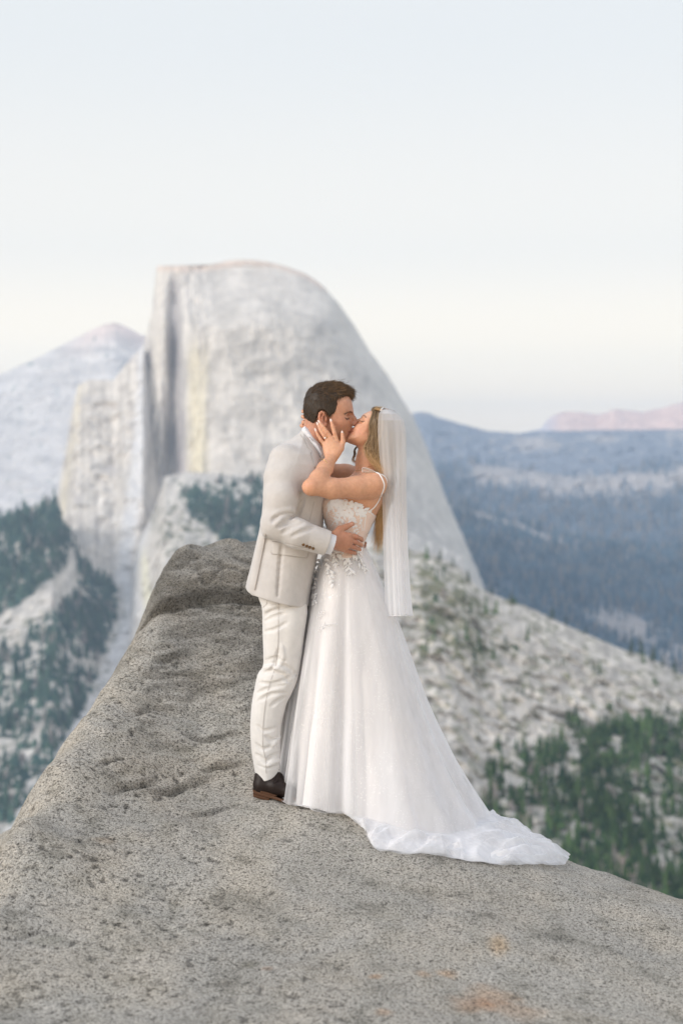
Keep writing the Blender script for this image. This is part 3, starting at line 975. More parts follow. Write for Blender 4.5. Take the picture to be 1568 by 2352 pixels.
# nearer hillside on the right
wood_r = [(1100, 1800), (1150, 1730), (1230, 1690), (1330, 1660), (1450, 1660), (1560, 1640), (2600, 1660), (2600, 2400), (1240, 2400), (1120, 1880)]
def paint_hill(px, py, n, V):
    w_ = fbm(np.stack([px * .022, py * .022, px * 0 + 1], -1), 1, 4)
    w = sstep(.32, .68, in_poly(px, py, wood_r, 60) + .75 * w_)
    hole = sstep(.10, .34, n + .30 * in_poly(px, py, [(1420, 1760), (1568, 1730), (1700, 1800), (1700, 2050), (1500, 1960)], 30))
    gap = sstep(.12, .36, fbm(np.stack([px * .021, py * .030, px * 0 + 51], -1), 1, 3) + .25 * in_poly(px, py, [(1100, 1640), (1330, 1640), (1300, 1950), (1120, 1900)], 60))
    hole = np.maximum(hole, gap)
    w = w * (1 - .93 * hole)
    c = np.zeros(px.shape + (3,)) + np.array([.60, .56, .51])
    st = fbm(np.stack([px * .05, py * .05, px * 0 + 12], -1), 1, 5)
    c = c * (1 + .5 * st)[..., None]
    blk = fbm(np.stack([px * .024, py * .036, px * 0 + 19], -1), 1, 4)
    c = c * (1 + .55 * blk)[..., None]
    scr = sstep(.0, .40, n + .5 * blk + .35 * w_ + .45 * in_poly(px, py, [(940, 1275), (1110, 1330), (1130, 1500), (950, 1530)], 40) * .6)
    c = blend(c, np.array([.16, .165, .085]), .85 * scr)
    c = blend(c, np.array([.060, .085, .045]), w)
    c = blend(c, np.array([.62, .48, .42]), .8 * in_poly(px, py, [(1370, 1960), (1440, 1945), (1500, 2060), (1420, 2030)], 12))
    return np.clip(c, 0, 1), np.clip(w + .09 * scr - .02, 0, 1)
Vh, th_ = sheet('rocky_hillside', 380, 2500, [(380, 2150), (520, 1600), (600, 1420), (660, 1290), (740, 1215), (850, 1225), (930, 1258), (1000, 1275), (1060, 1305), (1100, 1352), (1150, 1372), (1220, 1398), (1290, 1432), (1360, 1462), (1430, 1492), (1480, 1505), (1530, 1530), (1568, 1550), (1800, 1600), (2100, 1620), (2500, 1580)],
      [(380, 2400), (2500, 2400)], 1550, 640, 2.4, 26, paint_hill, pw=.9, seed=71)
# valley floor, one sheet out past the peaks
vx, vy = np.linspace(-13500, 15500, 30), np.linspace(-800, 16500, 26)
VX, VY = np.meshgrid(vx, vy)
gv = np.stack([VX, VY, -1150 + 0 * VX], -1).reshape(-1, 3)
gf = grid_faces(30, 26)
link('valley_floor', new_mesh('valley_floor', gv, gf, cols=np.tile(WOOD * 1.4, (len(gv), 1))), M_land, kind='structure')

M_tree, _n, _l, _b = mat('conifer_needles', rough=.9, spec=.1)
_at = _n.new('ShaderNodeAttribute'); _at.attribute_name = 'col'
_l.new(_at.outputs[0], _b.inputs['Base Color'])
forest('hillside_woods', Vh, th_, 9500, 14, 1, M_tree, ((.016, .045, .022), (.085, .14, .05)), .05, .4)
forest('flank_woods', Vf, tf, 13000, 26, 2, M_tree, ((.025, .065, .065), (.09, .15, .11)), .08, .45)
forest('valley_woods', Vn, tn, 19000, 34, 3, M_tree, ((.045, .095, .135), (.12, .19, .25)), .22)  # tree colours shifted to blue, painting in the haze
forest('ridge_woods', Vm, tm, 9500, 42, 4, M_tree, ((.10, .15, .20), (.22, .28, .35)), .3)  # palest blue trees: haze painted into their colour

# single pines that stand out on the crest of the near hillside, and dotted on its bare granite
def pine(base, h, seed, label):
    r = np.random.default_rng(seed)
    e = empty('pine_tree', Vector(base), label=label, category='pine tree', group='pines dotted over the bare hillside')
    tv, tf2 = tube([base + np.array([0, 0, -1.5]), base + np.array([.1, 0, h * .5]), base + np.array([0, 0, h * .97])], [h * .022, h * .015, h * .004], 6)
    link('trunk', new_mesh('pine_trunk', tv, tf2), M_bark, parent=e)
    parts, cols = [], []
    nb = 46
    for i in range(nb):
        t = (i + r.uniform(0, 1)) / nb
        z = h * (.16 + .84 * t)
        L_ = h * .21 * (1 - t)**.75 * r.uniform(.6, 1.15) + h * .015
        a = r.uniform(0, 6.28)
        d = np.array([math.cos(a), math.sin(a), -.18])
        s = np.array([-math.sin(a), math.cos(a), 0])
        p0 = base + np.array([0, 0, z])
        w = L_ * .34
        v = np.array([p0, p0 + d * L_ * .5 + s * w, p0 + d * L_ + np.array([0, 0, L_ * .1]), p0 + d * L_ * .5 - s * w, p0 + d * L_ * .45 + np.array([0, 0, w * .8]), p0 + d * L_ * .5 - np.array([0, 0, w * .4])])
        f = np.array([[0, 1, 4], [1, 2, 4], [2, 3, 4], [3, 0, 4], [1, 0, 5], [2, 1, 5], [3, 2, 5], [0, 3, 5]])
        parts.append((v, [f]))
        cols.append(np.tile(np.array([.035, .065, .026]) * r.uniform(.6, 1.9), (6, 1)))
    V, F = merge(parts)
    link('crown', new_mesh('pine_crown', V, F, smooth=False, cols=np.concatenate(cols)), M_tree, parent=e)
M_bark = mat('pine_bark', (.10, .07, .05), .95)[0]
def hill_at(px, py):
    """nearest vertex of the hillside on that bearing"""
    d = (Vh[..., 1] + D)
    PXh = Vh[..., 0] / d * FPX + CX
    PYh = HY - (Vh[..., 2] - EYE) / d * FPX
    i = np.argmin((PXh - px)**2 + (PYh - py)**2)
    return Vh.reshape(-1, 3)[i]
PINES = [(1012, 1290, 17), (1040, 1304, 14), (1075, 1338, 16), (1128, 1370, 13), (1175, 1392, 17), (1268, 1424, 17), (1300, 1440, 13), (1345, 1460, 11), (1448, 1506, 20),
         (1470, 1512, 24), (1498, 1524, 22), (1520, 1536, 17), (1548, 1550, 19), (1360, 1545, 12), (1290, 1530, 12), (1200, 1600, 12), (1160, 1480, 11), (1420, 1620, 15), (1090, 1560, 11), (1530, 1640, 16)]
NTH = ['first', 'second', 'third', 'fourth', 'fifth', 'sixth', 'seventh', 'eighth', 'ninth', 'tenth', 'eleventh', 'twelfth', 'thirteenth', 'fourteenth', 'fifteenth']
crest = sorted([p for p in PINES[:13]])
slope = sorted([p for p in PINES[13:]])
for i, (px, py, h) in enumerate(crest):
    size = 'tall' if h >= 20 else 'short' if h <= 13 else 'middling'
    pine(hill_at(px, py), h, 100 + i, size + ' dark pine on the hillside crest, ' + NTH[i] + ' along it from the veil')
for i, (px, py, h) in enumerate(slope):
    pine(hill_at(px, py), h, 130 + i, 'lone pine on bare granite below the crest, ' + NTH[i] + ' out from the gown')

# air between: one even volume round everything on the ground
hz = [(-14000, -900, -1151), (16000, 16600, 575)]
(x0, y0, z0), (x1, y1, z1) = hz
hv = np.array([[x, y, z] for x in (x0, x1) for y in (y0, y1) for z in (z0, z1)], float)
hf = np.array([[0, 1, 3, 2], [4, 6, 7, 5], [0, 4, 5, 1], [2, 3, 7, 6], [0, 2, 6, 4], [1, 5, 7, 3]])
m_h = bpy.data.materials.new('hazy_air')
m_h.use_nodes = True
m_h.node_tree.nodes.clear()
ho = m_h.node_tree.nodes.new('ShaderNodeOutputMaterial')
hp = m_h.node_tree.nodes.new('ShaderNodeVolumePrincipled')
hp.inputs['Color'].default_value = (.58, .76, 1.0, 1)
hp.inputs['Density'].default_value = 7.0e-5
hp.inputs['Anisotropy'].default_value = 0.0
m_h.node_tree.links.new(hp.outputs[0], ho.inputs['Volume'])
haze = link('haze', new_mesh('haze', hv, hf, smooth=False), m_h, kind='stuff')
# ================================================================== materials for the couple
def cloth(name, col, rough=.85, weave=900, bs=.12, sheen=.25, var=.05):
    m, n, l, b = mat(name, col, rough, .2, sheen)
    t = noise_node(n, l, 26, 4)
    r = ramp(n, l, t.outputs[0], [(.3, tuple(c * (1 - var) for c in col)), (.7, tuple(min(1, c * (1 + var)) for c in col))])
    l.new(r.outputs[0], b.inputs['Base Color'])
    w = noise_node(n, l, weave, 2)
    bump(n, l, b, w.outputs[0], bs, .002)
    return m
M_suit = cloth('pale_linen_suiting', (.575, .548, .53), .88)
M_trous = cloth('ivory_cotton_twill', (.73, .71, .69), .88, 700)
M_seam = cloth('suit_seam_shadow', (.47, .43, .40), .9)
M_shirt = cloth('white_shirt_poplin', (.78, .79, .84), .7, 1200, .06)
M_tie = cloth('blue_grey_patterned_silk', (.22, .24, .34), .5, 300, .2, .1, .5)
M_leather, _n, _l, _b = mat('dark_brown_leather', (.018, .010, .008), .5, .3)
_t = noise_node(_n, _l, 120, 3); bump(_n, _l, _b, _t.outputs[0], .15, .002)
M_sole, _n, _l, _b = mat('brown_shoe_sole', (.10, .045, .022), .6, .3)
M_button = mat('tortoiseshell_button', (.13, .062, .018), .28, .5)[0]
M_gold = mat('fine_gold', (.85, .58, .28), .25, .5, Metallic=1.0)[0]
M_gem = mat('clear_gem', (.9, .9, .92), .08, .8)[0]
M_nail = mat('pale_manicured_nail', (.86, .72, .68), .22, .5)[0]
M_sock = cloth('tan_sock', (.45, .31, .16))

def skin_mat(name):
    m, n, l, b = mat(name, (.6, .36, .25), .50, .35)
    at = n.new('ShaderNodeAttribute'); at.attribute_name = 'col'
    t = noise_node(n, l, 60, 4, rough=.65)
    r = ramp(n, l, t.outputs[0], [(.3, (.86, .79, .76)), (.7, (1.10, 1.09, 1.08))])
    c = mixc(n, l, .7, at.outputs[0], r.outputs[0], 'MULTIPLY')
    l.new(c, b.inputs['Base Color'])
    b.inputs['Subsurface Weight'].default_value = .22
    b.inputs['Subsurface Radius'].default_value = (.010, .004, .002)
    b.inputs['Subsurface Scale'].default_value = 1.0
    t2 = noise_node(n, l, 420, 2)
    bump(n, l, b, t2.outputs[0], .10, .001)
    return m
M_skin_m = skin_mat('tanned_skin')
M_skin_w = skin_mat('golden_skin')

def strand_mat(name, rough=.42):
    m, n, l, b = mat(name, (.1, .06, .03), rough, .4)
    at = n.new('ShaderNodeAttribute'); at.attribute_name = 'col'
    l.new(at.outputs[0], b.inputs['Base Color'])
    return m
M_hair_m = strand_mat('short_brown_hair', .55)
M_hair_w = strand_mat('long_streaked_blonde_hair', .42)

def spot(V, c, r, col, amt, cols, pw=2.0, vol=None):
    if vol is not None: c = resolve(c, vol)
    """a soft patch of tint"""
    r = np.broadcast_to(np.asarray(r, float), (3,))
    d = np.sqrt((((V - np.asarray(c)) / r)**2).sum(1))
    w = (amt * np.exp(-d**pw))[:, None]
    cols[:] = cols * (1 - w) + np.array(col) * w
def tint_line(V, path, r, col, amt, cols, vol=None):
    path = np.asarray(path)
    if vol is not None: path = on_path(spline(path, 10), vol)
    q = spline(path, max(12, len(path) * 6))
    m = np.where((np.abs(V - q.mean(0)) < (np.ptp(q, axis=0) / 2 + 4 * r)).all(1))[0]
    if not len(m): return
    d = np.sqrt(((V[m][:, None] - q[None])**2).sum(-1)).min(1)
    w = (amt * np.exp(-(d / r)**2))[:, None]
    cols[m] = cols[m] * (1 - w) + np.array(col) * w
def strands(lines, radii, cols_, seg=9, sides=3):
    """one mesh of many thin tapered locks"""
    S = len(lines)
    Lp = np.stack([spline(x, seg) for x in lines])           # S,seg,3
    t = np.gradient(Lp, axis=1)
    t /= np.linalg.norm(t, axis=2)[..., None] + 1e-9
    u = np.cross(t, np.array([0.1, 1.0, 0.2])); u /= np.linalg.norm(u, axis=2)[..., None] + 1e-9
    v = np.cross(t, u)
    tp = np.linspace(0, 1, seg)
    prof = np.minimum(1, .35 + 3 * tp) * np.clip(1.02 - tp**3, .12, 1)
    R = np.asarray(radii)[:, None] * prof[None]
    a = np.arange(sides) * 2 * np.pi / sides
    V = Lp[:, :, None] + R[:, :, None, None] * (np.cos(a)[None, None, :, None] * u[:, :, None] + np.sin(a)[None, None, :, None] * v[:, :, None])
    V = V.reshape(-1, 3)
    i = np.arange(seg - 1)[:, None]; j = np.arange(sides)[None]
    f = np.stack([i * sides + j, i * sides + (j + 1) % sides, (i + 1) * sides + (j + 1) % sides, (i + 1) * sides + j], -1).reshape(-1, 4)
    F = (f[None] + (np.arange(S) * seg * sides)[:, None, None]).reshape(-1, 4)
    C_ = np.asarray(cols_)
    if C_.ndim == 2: C_ = np.repeat(C_[:, None], seg, 1)
    C_ = np.repeat(C_[:, :, None], sides, 2).reshape(-1, 3)
    return V, F, C_
def solid(name, vol, mat_, parent, fn=None, cols=None, wob=0.0):
    V, F = vol.mesh()
    if fn is not None: V = push(V, F, fn)
    c = cols(V) if cols else None
    return link(name, new_mesh(name, V, F, cols=c), mat_, parent=parent), V, F
def crease(vol, path, r=.005, k=.012, sink=.0, op='s'):
    """a fold line pressed in ('s') or raised ('u') along a path on the near surface"""
    q = on_path(path, vol, n=max(4, len(path) * 3))
    tt = np.linspace(0, 1, len(q))
    rr2 = r * (.35 + .65 * np.sin(np.pi * tt)**.6)
    q[:, 1] -= sink
    for i in range(len(q) - 1):
        vol.cone(q[i], q[i + 1], rr2[i], rr2[i + 1], k, op)
    if hasattr(vol, '_fy'): del vol._fy
# ================================================================== the groom
groom = empty('person', P(625, 1836, 0), label='man in a pale beige suit and dark shoes kissing the bride', category='person')
# ---- head, neck and hands: one continuous skin
vm = Vol([-.48, -.36, -.02], [.16, .36, 1.82], .0026)
def xz(f, *pts_): return np.array([f(a, b, 0)[[0, 2]] for a, b in pts_])
# inner trunk and limbs that carry the clothes
vm.cone(B(430, 700), B(345, 1080), .050, .046, .01)
vm.ell(A(400, 900), (.095, .12, .11), .05)
vm.cone(A(400, 900), A(330, 1450), .095, .10, .05)
vm.cone(A(330, 1450), A(330, 1780), .10, .09, .05)
for s in (-1, 1):
    vm.cone(A(330, 1750, s * .08), C(350, 1050, s * .085), .060, .042, .03)
    vm.cone(C(350, 1050, s * .085), C(262, 1780, s * .085), .038, .026, .02)
    vm.cone(C(262, 1780, s * .085), G(170, 330, s * .085 - .01), .026, .022, .02)
# cranium and face
vm.ell(B(520, 410), (.098, .074, .084), .01, rot=math.radians(-14))
face = smooth_poly(xz(B, (620, 300), (770, 305), (812, 345), (833, 410), (846, 480), (849, 520), (836, 558), (842, 600), (838, 650), (832, 700), (826, 738), (812, 775), (798, 805), (786, 835), (776, 868), (752, 893), (705, 897), (640, 872), (560, 800), (500, 700), (470, 560), (500, 400)))
vm.inflate(face, lambda X, Z: .052 + .020 * sstep(B(0, 860)[2], B(0, 620)[2], Z), .058, 0, .014, n=2.2)
vm.ell(B(585, 740), (.050, .061, .030), .02, rot=math.radians(-38))       # jaw
vm.ell(B(560, 760, 0), (.045, .058, .028), .02, rot=math.radians(-40))
vm.ell(B(705, 640, -.044), (.024, .014, .018), .02)                        # cheekbones
vm.ell(B(705, 640, .044), (.024, .014, .018), .02)
vm.ell(B(745, 868), (.016, .020, .011), .012)                              # chin
vm.ell(B(808, 520, -.030), (.011, .020, .008), .010, rot=.2)               # brow ridge
vm.ell(B(808, 520, .030), (.011, .020, .008), .010, rot=.2)
vm.ell(B(792, 574, -.042), (.018, .010, .012), .016, op='s')               # sockets
vm.ell(B(792, 574, .042), (.018, .010, .012), .016, op='s')
vm.ell(B(774, 584, -.034), (.0140, .0125, .0110), .006)                    # closed lids
vm.ell(B(774, 584, .034), (.0140, .0125, .0110), .006)
vm.chain([B(838, 552, -.003), B(858, 605, -.004), B(878, 650, -.006), B(868, 672, -.006)], [.0065, .0085, .0095, .010], .008)
vm.ell(B(846, 672, -.0165), (.011, .0065, .008), .005)
vm.ell(B(846, 672, .0095), (.011, .0065, .008), .005)
vm.ell(B(862, 690, -.012), (.005, .003, .0025), .002, op='s')
vm.ell(B(806, 752, -.004), (.012, .022, .0062), .005, rot=-.5)              # lips
vm.ell(B(790, 800, -.002), (.011, .020, .0072), .005, rot=-.2)
vm.cone(B(815, 775, .0), B(775, 768, -.030), .0022, .0015, .003, 's')
vm.cone(B(818, 690, -.030), B(772, 760, -.040), .003, .002, .008, 's')        # cheek fold
# ear
ec = -.076
vm.ell(B(455, 600, ec + .006), (.019, .010, .030), .008, rot=math.radians(8))
vm.ell(B(468, 598, ec - .006), (.010, .0075, .020), .004, op='s', rot=math.radians(8))
er = [B(478, 560, ec - .003), B(470, 530, ec - .006), B(445, 517, ec - .008), B(420, 535, ec - .010), B(412, 580, ec - .011), B(424, 630, ec - .010), B(452, 668, ec - .006), B(486, 690, ec - .002), B(498, 672, ec)]
vm.chain(er, [.0035, .0042, .0046, .0048, .0048, .0046, .0055, .0068, .0055], .003)
vm.chain([B(462, 555, ec - .006), B(446, 590, ec - .008), B(455, 635, ec - .007)], [.003, .0036, .003], .003)
vm.ell(B(497, 610, ec + .001), (.005, .006, .010), .004)
# neck
vm.cone(B(405, 560), B(345, 850), .055, .053, .02)
vm.cone(B(345, 850), B(330, 1000), .053, .046, .02)
vm.cone(B(520, 760), B(420, 960), .042, .040, .02)
# near arm inside the sleeve, then the hand that holds her waist
vm.cone(A(350, 900, -.12), A(300, 1050, -.18), .040, .038, .03)
vm.cone(A(300, 1050, -.18), A(262, 1270, -.225), .036, .032, .03)
vm.cone(A(262, 1270, -.225), A(640, 1400, -.215), .032, .031, .02)
W0 = A(700, 1412, -.205)
vm.cone(A(640, 1400, -.215), W0, .031, .029, .01)
kn = [A(848, 1368, -.176), A(856, 1408, -.180), A(846, 1450, -.178), A(818, 1488, -.170)]
for i, q in enumerate(kn):
    vm.cone(W0 + np.array([.01, 0, .012 - .009 * i]), q, .0200, .0118, .010, fy=.85)
vm.ell(A(775, 1415, -.186), (.034, .014, .035), .012, rot=-.1)
fing = [[kn[0], A(905, 1380, -.166), A(945, 1398, -.140), A(952, 1408, -.120)],
        [kn[1], A(902, 1425, -.168), A(940, 1442, -.145), A(950, 1452, -.125)],
        [kn[2], A(890, 1466, -.166), A(924, 1478, -.146), A(936, 1486, -.128)],
        [kn[3], A(862, 1505, -.160), A(888, 1511, -.146), A(898, 1516, -.130)]]
for i, f in enumerate(fing):
    vm.chain(f, [.0108 - .0006 * i, .0100 - .0006 * i, .0090 - .0006 * i, .0080 - .0005 * i], .0035)
vm.chain([A(722, 1370, -.200), A(770, 1318, -.182), A(822, 1298, -.170), A(872, 1274, -.162)], [.018, .0145, .0122, .0098], .006, k0=.012)
for i in range(4):
    vm.ell(kn[i] + np.array([.002, -.004, .001]), (.008, .007, .008), .006)
vm.ell(A(752, 1412, -.190), (.036, .0165, .035), .012, rot=-.1)
vm.ell(A(800, 1415, -.186), (.034, .0145, .036), .012, rot=-.1)
# far arm round her back
vm.cone(A(370, 900, .12), A(335, 1250, .24), .040, .034, .03)
vm.cone(A(335, 1250, .24), A(760, 1440, .20), .034, .028, .02)
vm.cone(A(760, 1440, .20), A(880, 1460, .145), .030, .024, .012)
for i, z in enumerate((1425, 1448, 1468, 1486)):
    vm.chain([A(890, z, .14), A(945, z + 4, .10), A(978 - 4 * i, z + 6, .055)], [.010, .009, .0078], .003)
SK = np.array([.48, .25, .165])
def groom_cols(V):
    c = np.tile(SK, (len(V), 1))
    beard = B(690, 800, -.04)
    spot(V, B(700, 800, -.045), (.050, .06, .040), (.40, .235, .165), .55, c, vol=vm)
    spot(V, B(800, 720, -.02), (.022, .05, .018), (.42, .24, .165), .4, c, vol=vm)
    spot(V, B(700, 640, -.06), (.03, .03, .022), (.60, .29, .20), .45, c, vol=vm)
    spot(V, B(450, 590, ec), (.03, .02, .035), (.64, .27, .18), .55, c, vol=vm)
    spot(V, B(340, 760, -.03), (.05, .08, .05), (.62, .30, .21), .5, c, vol=vm)
    spot(V, B(470, 600, ec - .004), (.008, .01, .016), (.26, .11, .07), .55, c, vol=vm)  # shade in the ear's hollow painted dark
    spot(V, B(870, 660, 0), (.014, .02, .014), (.64, .30, .21), .5, c, vol=vm)
    spot(V, B(740, 380, -.05), (.03, .04, .03), (.66, .40, .29), .5, c, vol=vm)
    spot(V, B(806, 770, -.012), (.012, .026, .007), (.50, .20, .155), .7, c, vol=vm)
    spot(V, B(790, 803, -.010), (.011, .024, .006), (.50, .20, .155), .7, c, vol=vm)
    tint_line(V, [B(820, 777, -.01), B(800, 776, -.022), B(782, 770, -.03)], .0025, (.16, .06, .05), .8, c, vm)
    tint_line(V, [B(742, 590, -.052), B(762, 604, -.050), B(792, 598, -.044)], .0020, (.07, .035, .025), .9, c, vm)
    tint_line(V, [B(748, 566, -.050), B(778, 558, -.048), B(800, 566, -.040)], .0022, (.33, .16, .11), .5, c, vm)
    tint_line(V, [B(742, 542, -.054), B(775, 526, -.050), B(812, 518, -.042), B(836, 528, -.024)], .0042, (.11, .062, .040), .8, c, vm)
    spot(V, A(800, 1420, -.19), (.08, .05, .05), (.50, .235, .155), .55, c)
    for f in fing:
        spot(V, f[1] + np.array([0, -.008, 0]), .011, (.47, .20, .135), .5, c)
        spot(V, f[3], .010, (.60, .31, .23), .6, c)
    for i in range(3):
        mid = [(fing[i][j] + fing[i + 1][j]) / 2 for j in range(4)]
        tint_line(V, mid, .0026, (.20, .085, .055), .75, c)  # shade in the gaps between fingers, painted as dark lines
    spot(V, A(866, 1274, -.168), .008, (.70, .42, .34), .7, c)
    return c
solid('body', vm, M_skin_m, groom, lambda V, N: .0004 * perlin(V * 160), groom_cols)

# ---- hair
def hz_out(*p): return smooth_poly(xz(B, *p))
hv_ = Vol([-.30, -.13, 1.48], [.05, .13, 1.84], .003)
hsil = hz_out((300, 720), (250, 650), (222, 570), (211, 480), (215, 400), (236, 310), (275, 240), (340, 185), (420, 152), (500, 138), (600, 136), (690, 158), (755, 192), (800, 235), (812, 285), (800, 330), (780, 500), (700, 700), (500, 800))
hpoly = xz(B, (180, 640), (180, 100), (860, 100), (860, 300), (790, 322), (730, 326), (672, 334), (636, 350), (640, 390), (655, 440), (650, 480), (622, 520), (585, 552), (556, 580), (530, 560), (500, 516), (462, 496), (425, 500), (400, 530), (388, 585), (362, 640), (330, 668), (285, 676), (240, 664))
hv_.inflate(hsil, .0835, .098, 0, .01, n=2.0)
hv_.clip(hpoly, k=.006)
hv_.ell(B(520, 410), (.102, .081, .088), .006, op='u', rot=math.radians(-14)) if False else None
HV, HF = hv_.mesh()
HV = push(HV, HF, lambda V, N: .002 * perlin(V * np.array([60, 60, 25])))
HB = np.array([.040, .027, .018])
hc = np.tile(HB * .8, (len(HV), 1))
hm, HS_p = [], []
r = np.random.default_rng(12)
N_ = normals(HV, HF)
cen = B(520, 420)
sel = r.choice(len(HV), 15000)
lines, rads, cols_ = [], [], []
crown = B(330, 230, 0)
for i in sel:
    p, nn = HV[i], N_[i]
    a_ = (p[0] - B(0, 0)[0]) / (.18 * 1.867e-3)
    b_ = (B(0, 0)[2] - p[2]) / (.18 * 1.867e-3)
    # flow: forward over the top with a lift at the brow, down and back on the sides
    top = sstep(430, 220, b_)
    fwd = np.array([.95, .0, .15 + .25 * sstep(560, 720, a_) - .95 * sstep(730, 800, a_)])
    down = np.array([-.30, 0, -.95])
    d = fwd * top + down * (1 - top)
    if a_ > 560 and b_ > 300: d = np.array([-.2, 0, -1.0])
    d = d - nn * (d @ nn)
    d /= np.linalg.norm(d) + 1e-6
    L_ = (.012 + .020 * top * sstep(250, 500, a_) + .012 * top * sstep(600, 760, a_)) * r.uniform(.6, 1.25)
    fly = r.uniform() < .05
    w = r.normal(size=3) * (.30 if fly else .11)
    lift = .035 + .07 * top * r.uniform(0, 1)
    q = [p - nn * .001]
    if fly: L_ *= 1.3; lift = .45
    for s in range(1, 5):
        d2 = d + nn * lift * (1 - .22 * s) + w
        d2 /= np.linalg.norm(d2)
        q.append(q[-1] + d2 * L_ / 4)
    lines.append(np.array(q))
    rads.append(r.uniform(.0004, .0010) * (.6 if fly else 1))
    lt = r.uniform(0, 1)**1.6 * (.35 + .65 * top * sstep(350, 700, a_))
    cols_.append(HB * (1 - lt) * r.uniform(.4, 1.9) + np.array([.26, .15, .07]) * lt)
SV, SF, SC = strands(lines, rads, cols_, 6)
V_, F_ = merge([(HV, [HF]), (SV, [SF])])
link('hair', new_mesh('groom_hair', V_, F_, cols=np.vstack([hc, SC])), M_hair_m, parent=groom)
# eyebrow and lashes as short hairs
lines, rads, cols_ = [], [], []
ev = vm
def hairs_on(pathpts, n, L_, dirn, rad, col, spread):
    q = spline(np.array(pathpts), n)
    for p in q:
        p = resolve(p + r.normal(size=3) * np.array([spread, 0, spread]), vm, .0004)
        d = np.array(dirn) + r.normal(size=3) * .15
        lines.append(np.array([p, p + d * L_ * .5, p + d * L_ + np.array([0, .0004, 0])]))
        rads.append(rad)
        cols_.append(col)
hairs_on([B(738, 546), B(775, 530), B(812, 520), B(832, 526)], 200, .008, (-.85, -.15, .20), .0006, (.06, .035, .022), .0011)
hairs_on([B(746, 594), B(766, 605), B(790, 600)], 50, .006, (.35, -.35, -.75), .0005, (.03, .018, .012), .0004)
SV, SF, SC = strands(lines, rads, cols_, 4)
link('eyebrow_and_lashes', new_mesh('groom_brow', SV, SF, cols=SC), M_hair_m, parent=groom)

# ---- jacket
vj = Vol([-.48, -.38, .80], [.10, .34, 1.64], .0030)
jpoly = smooth_poly(xz(A, (468, 498), (425, 540), (352, 585), (275, 632), (208, 705), (170, 790), (152, 890), (143, 1000), (138, 1130), (120, 1280), (88, 1430), (42, 1620), (0, 1790), (-10, 1950), (0, 2150),
                       (250, 2200), (500, 2200), (518, 2050), (527, 1900), (542, 1780), (572, 1610), (604, 1460), (628, 1330), (640, 1200), (650, 1090), (668, 1000), (676, 900), (655, 800), (628, 740), (592, 660), (548, 590), (512, 530)), 120)
jz = [(A(0, b)[2], t) for b, t in ((2000, .205), (1930, .205), (1700, .198), (1480, .180), (1300, .178), (1100, .195), (900, .212), (780, .208), (700, .190), (640, .150), (590, .110), (540, .082), (490, .068))]
jzx = np.array(sorted(jz))
vj.inflate(jpoly, lambda X, Z: np.interp(Z, jzx[:, 0], jzx[:, 1]), .13, 0, .01, n=2.25)
vj.clip(xz(A, (-60, 1786), (-60, 300), (1200, 300), (1200, 1940), (505, 1937), (380, 1912), (250, 1878), (160, 1852), (70, 1826), (30, 1812), (0, 1790)), k=.006)
# sleeve
SH, EL_, CU = A(318, 800, -.150), A(248, 1275, -.235), A(668, 1432, -.222)
armf = []
def sleeve():
    sl, X, Y, Z = vj.box([-.5, -.38, .95], [.10, -.02, 1.58])
    g = np.full(vj.f[sl].shape, .3, np.float32)
    def cone(p0, p1, r0, r1, k, fy=1.0):
        nonlocal g
        e = p1 - p0
        t = np.clip(((X - p0[0]) * e[0] + (Y - p0[1]) * e[1] + (Z - p0[2]) * e[2]) / (e @ e), 0, 1)
        d = np.sqrt((X - p0[0] - t * e[0])**2 + ((Y - p0[1] - t * e[1]) / fy)**2 + (Z - p0[2] - t * e[2])**2) - (r0 + (r1 - r0) * t)
        h = np.maximum(k - np.abs(g - d), 0) / k
        g = np.minimum(g, d) - h * h * k * .25
    cone(A(330, 760, -.135), A(300, 900, -.175), .074, .073, .02)
    cone(A(300, 900, -.175), A(290, 1060, -.215), .074, .070, .02)
    cone(A(290, 1060, -.215), EL_, .070, .058, .02)
    cone(EL_, A(420, 1352, -.245), .059, .059, .03)
    cone(A(420, 1352, -.245), CU, .058, .053, .02)
    nrm = (CU - A(420, 1352, -.245)); nrm /= np.linalg.norm(nrm)
    nrm2 = nrm * .98 + np.array([0, 0, 0]); 
    pl_ = (X - CU[0]) * nrm[0] + (Y - CU[1]) * nrm[1] + (Z - CU[2]) * nrm[2]
    g = np.maximum(g, pl_)
    # hollow at the cuff so that the shirt shows inside
    e = CU - A(560, 1400, -.232)
    p0 = CU - nrm * .012
    e = (CU + nrm * .02) - p0
    t = np.clip(((X - p0[0]) * e[0] + (Y - p0[1]) * e[1] + (Z - p0[2]) * e[2]) / (e @ e), 0, 1)
    hd = np.sqrt((X - p0[0] - t * e[0])**2 + (Y - p0[1] - t * e[1])**2 + (Z - p0[2] - t * e[2])**2) - .0455
    g = np.maximum(g, -hd)
    f = vj.f[sl]
    k = .022
    h = np.maximum(k - np.abs(f - g), 0) / k
    lower = (Z < A(0, 1000)[2]) + 0 * f
    k2 = np.where(lower > 0, .003, .03)
    h = np.maximum(k2 - np.abs(f - g), 0) / k2
    vj.f[sl] = np.minimum(f, g) - h * h * k2 * .25
    return nrm
cuff_dir = sleeve()
# far sleeve
vj.cone(A(360, 800, .15), A(335, 1250, .25), .070, .060, .03)
vj.cone(A(335, 1250, .25), A(720, 1430, .215), .058, .046, .02)
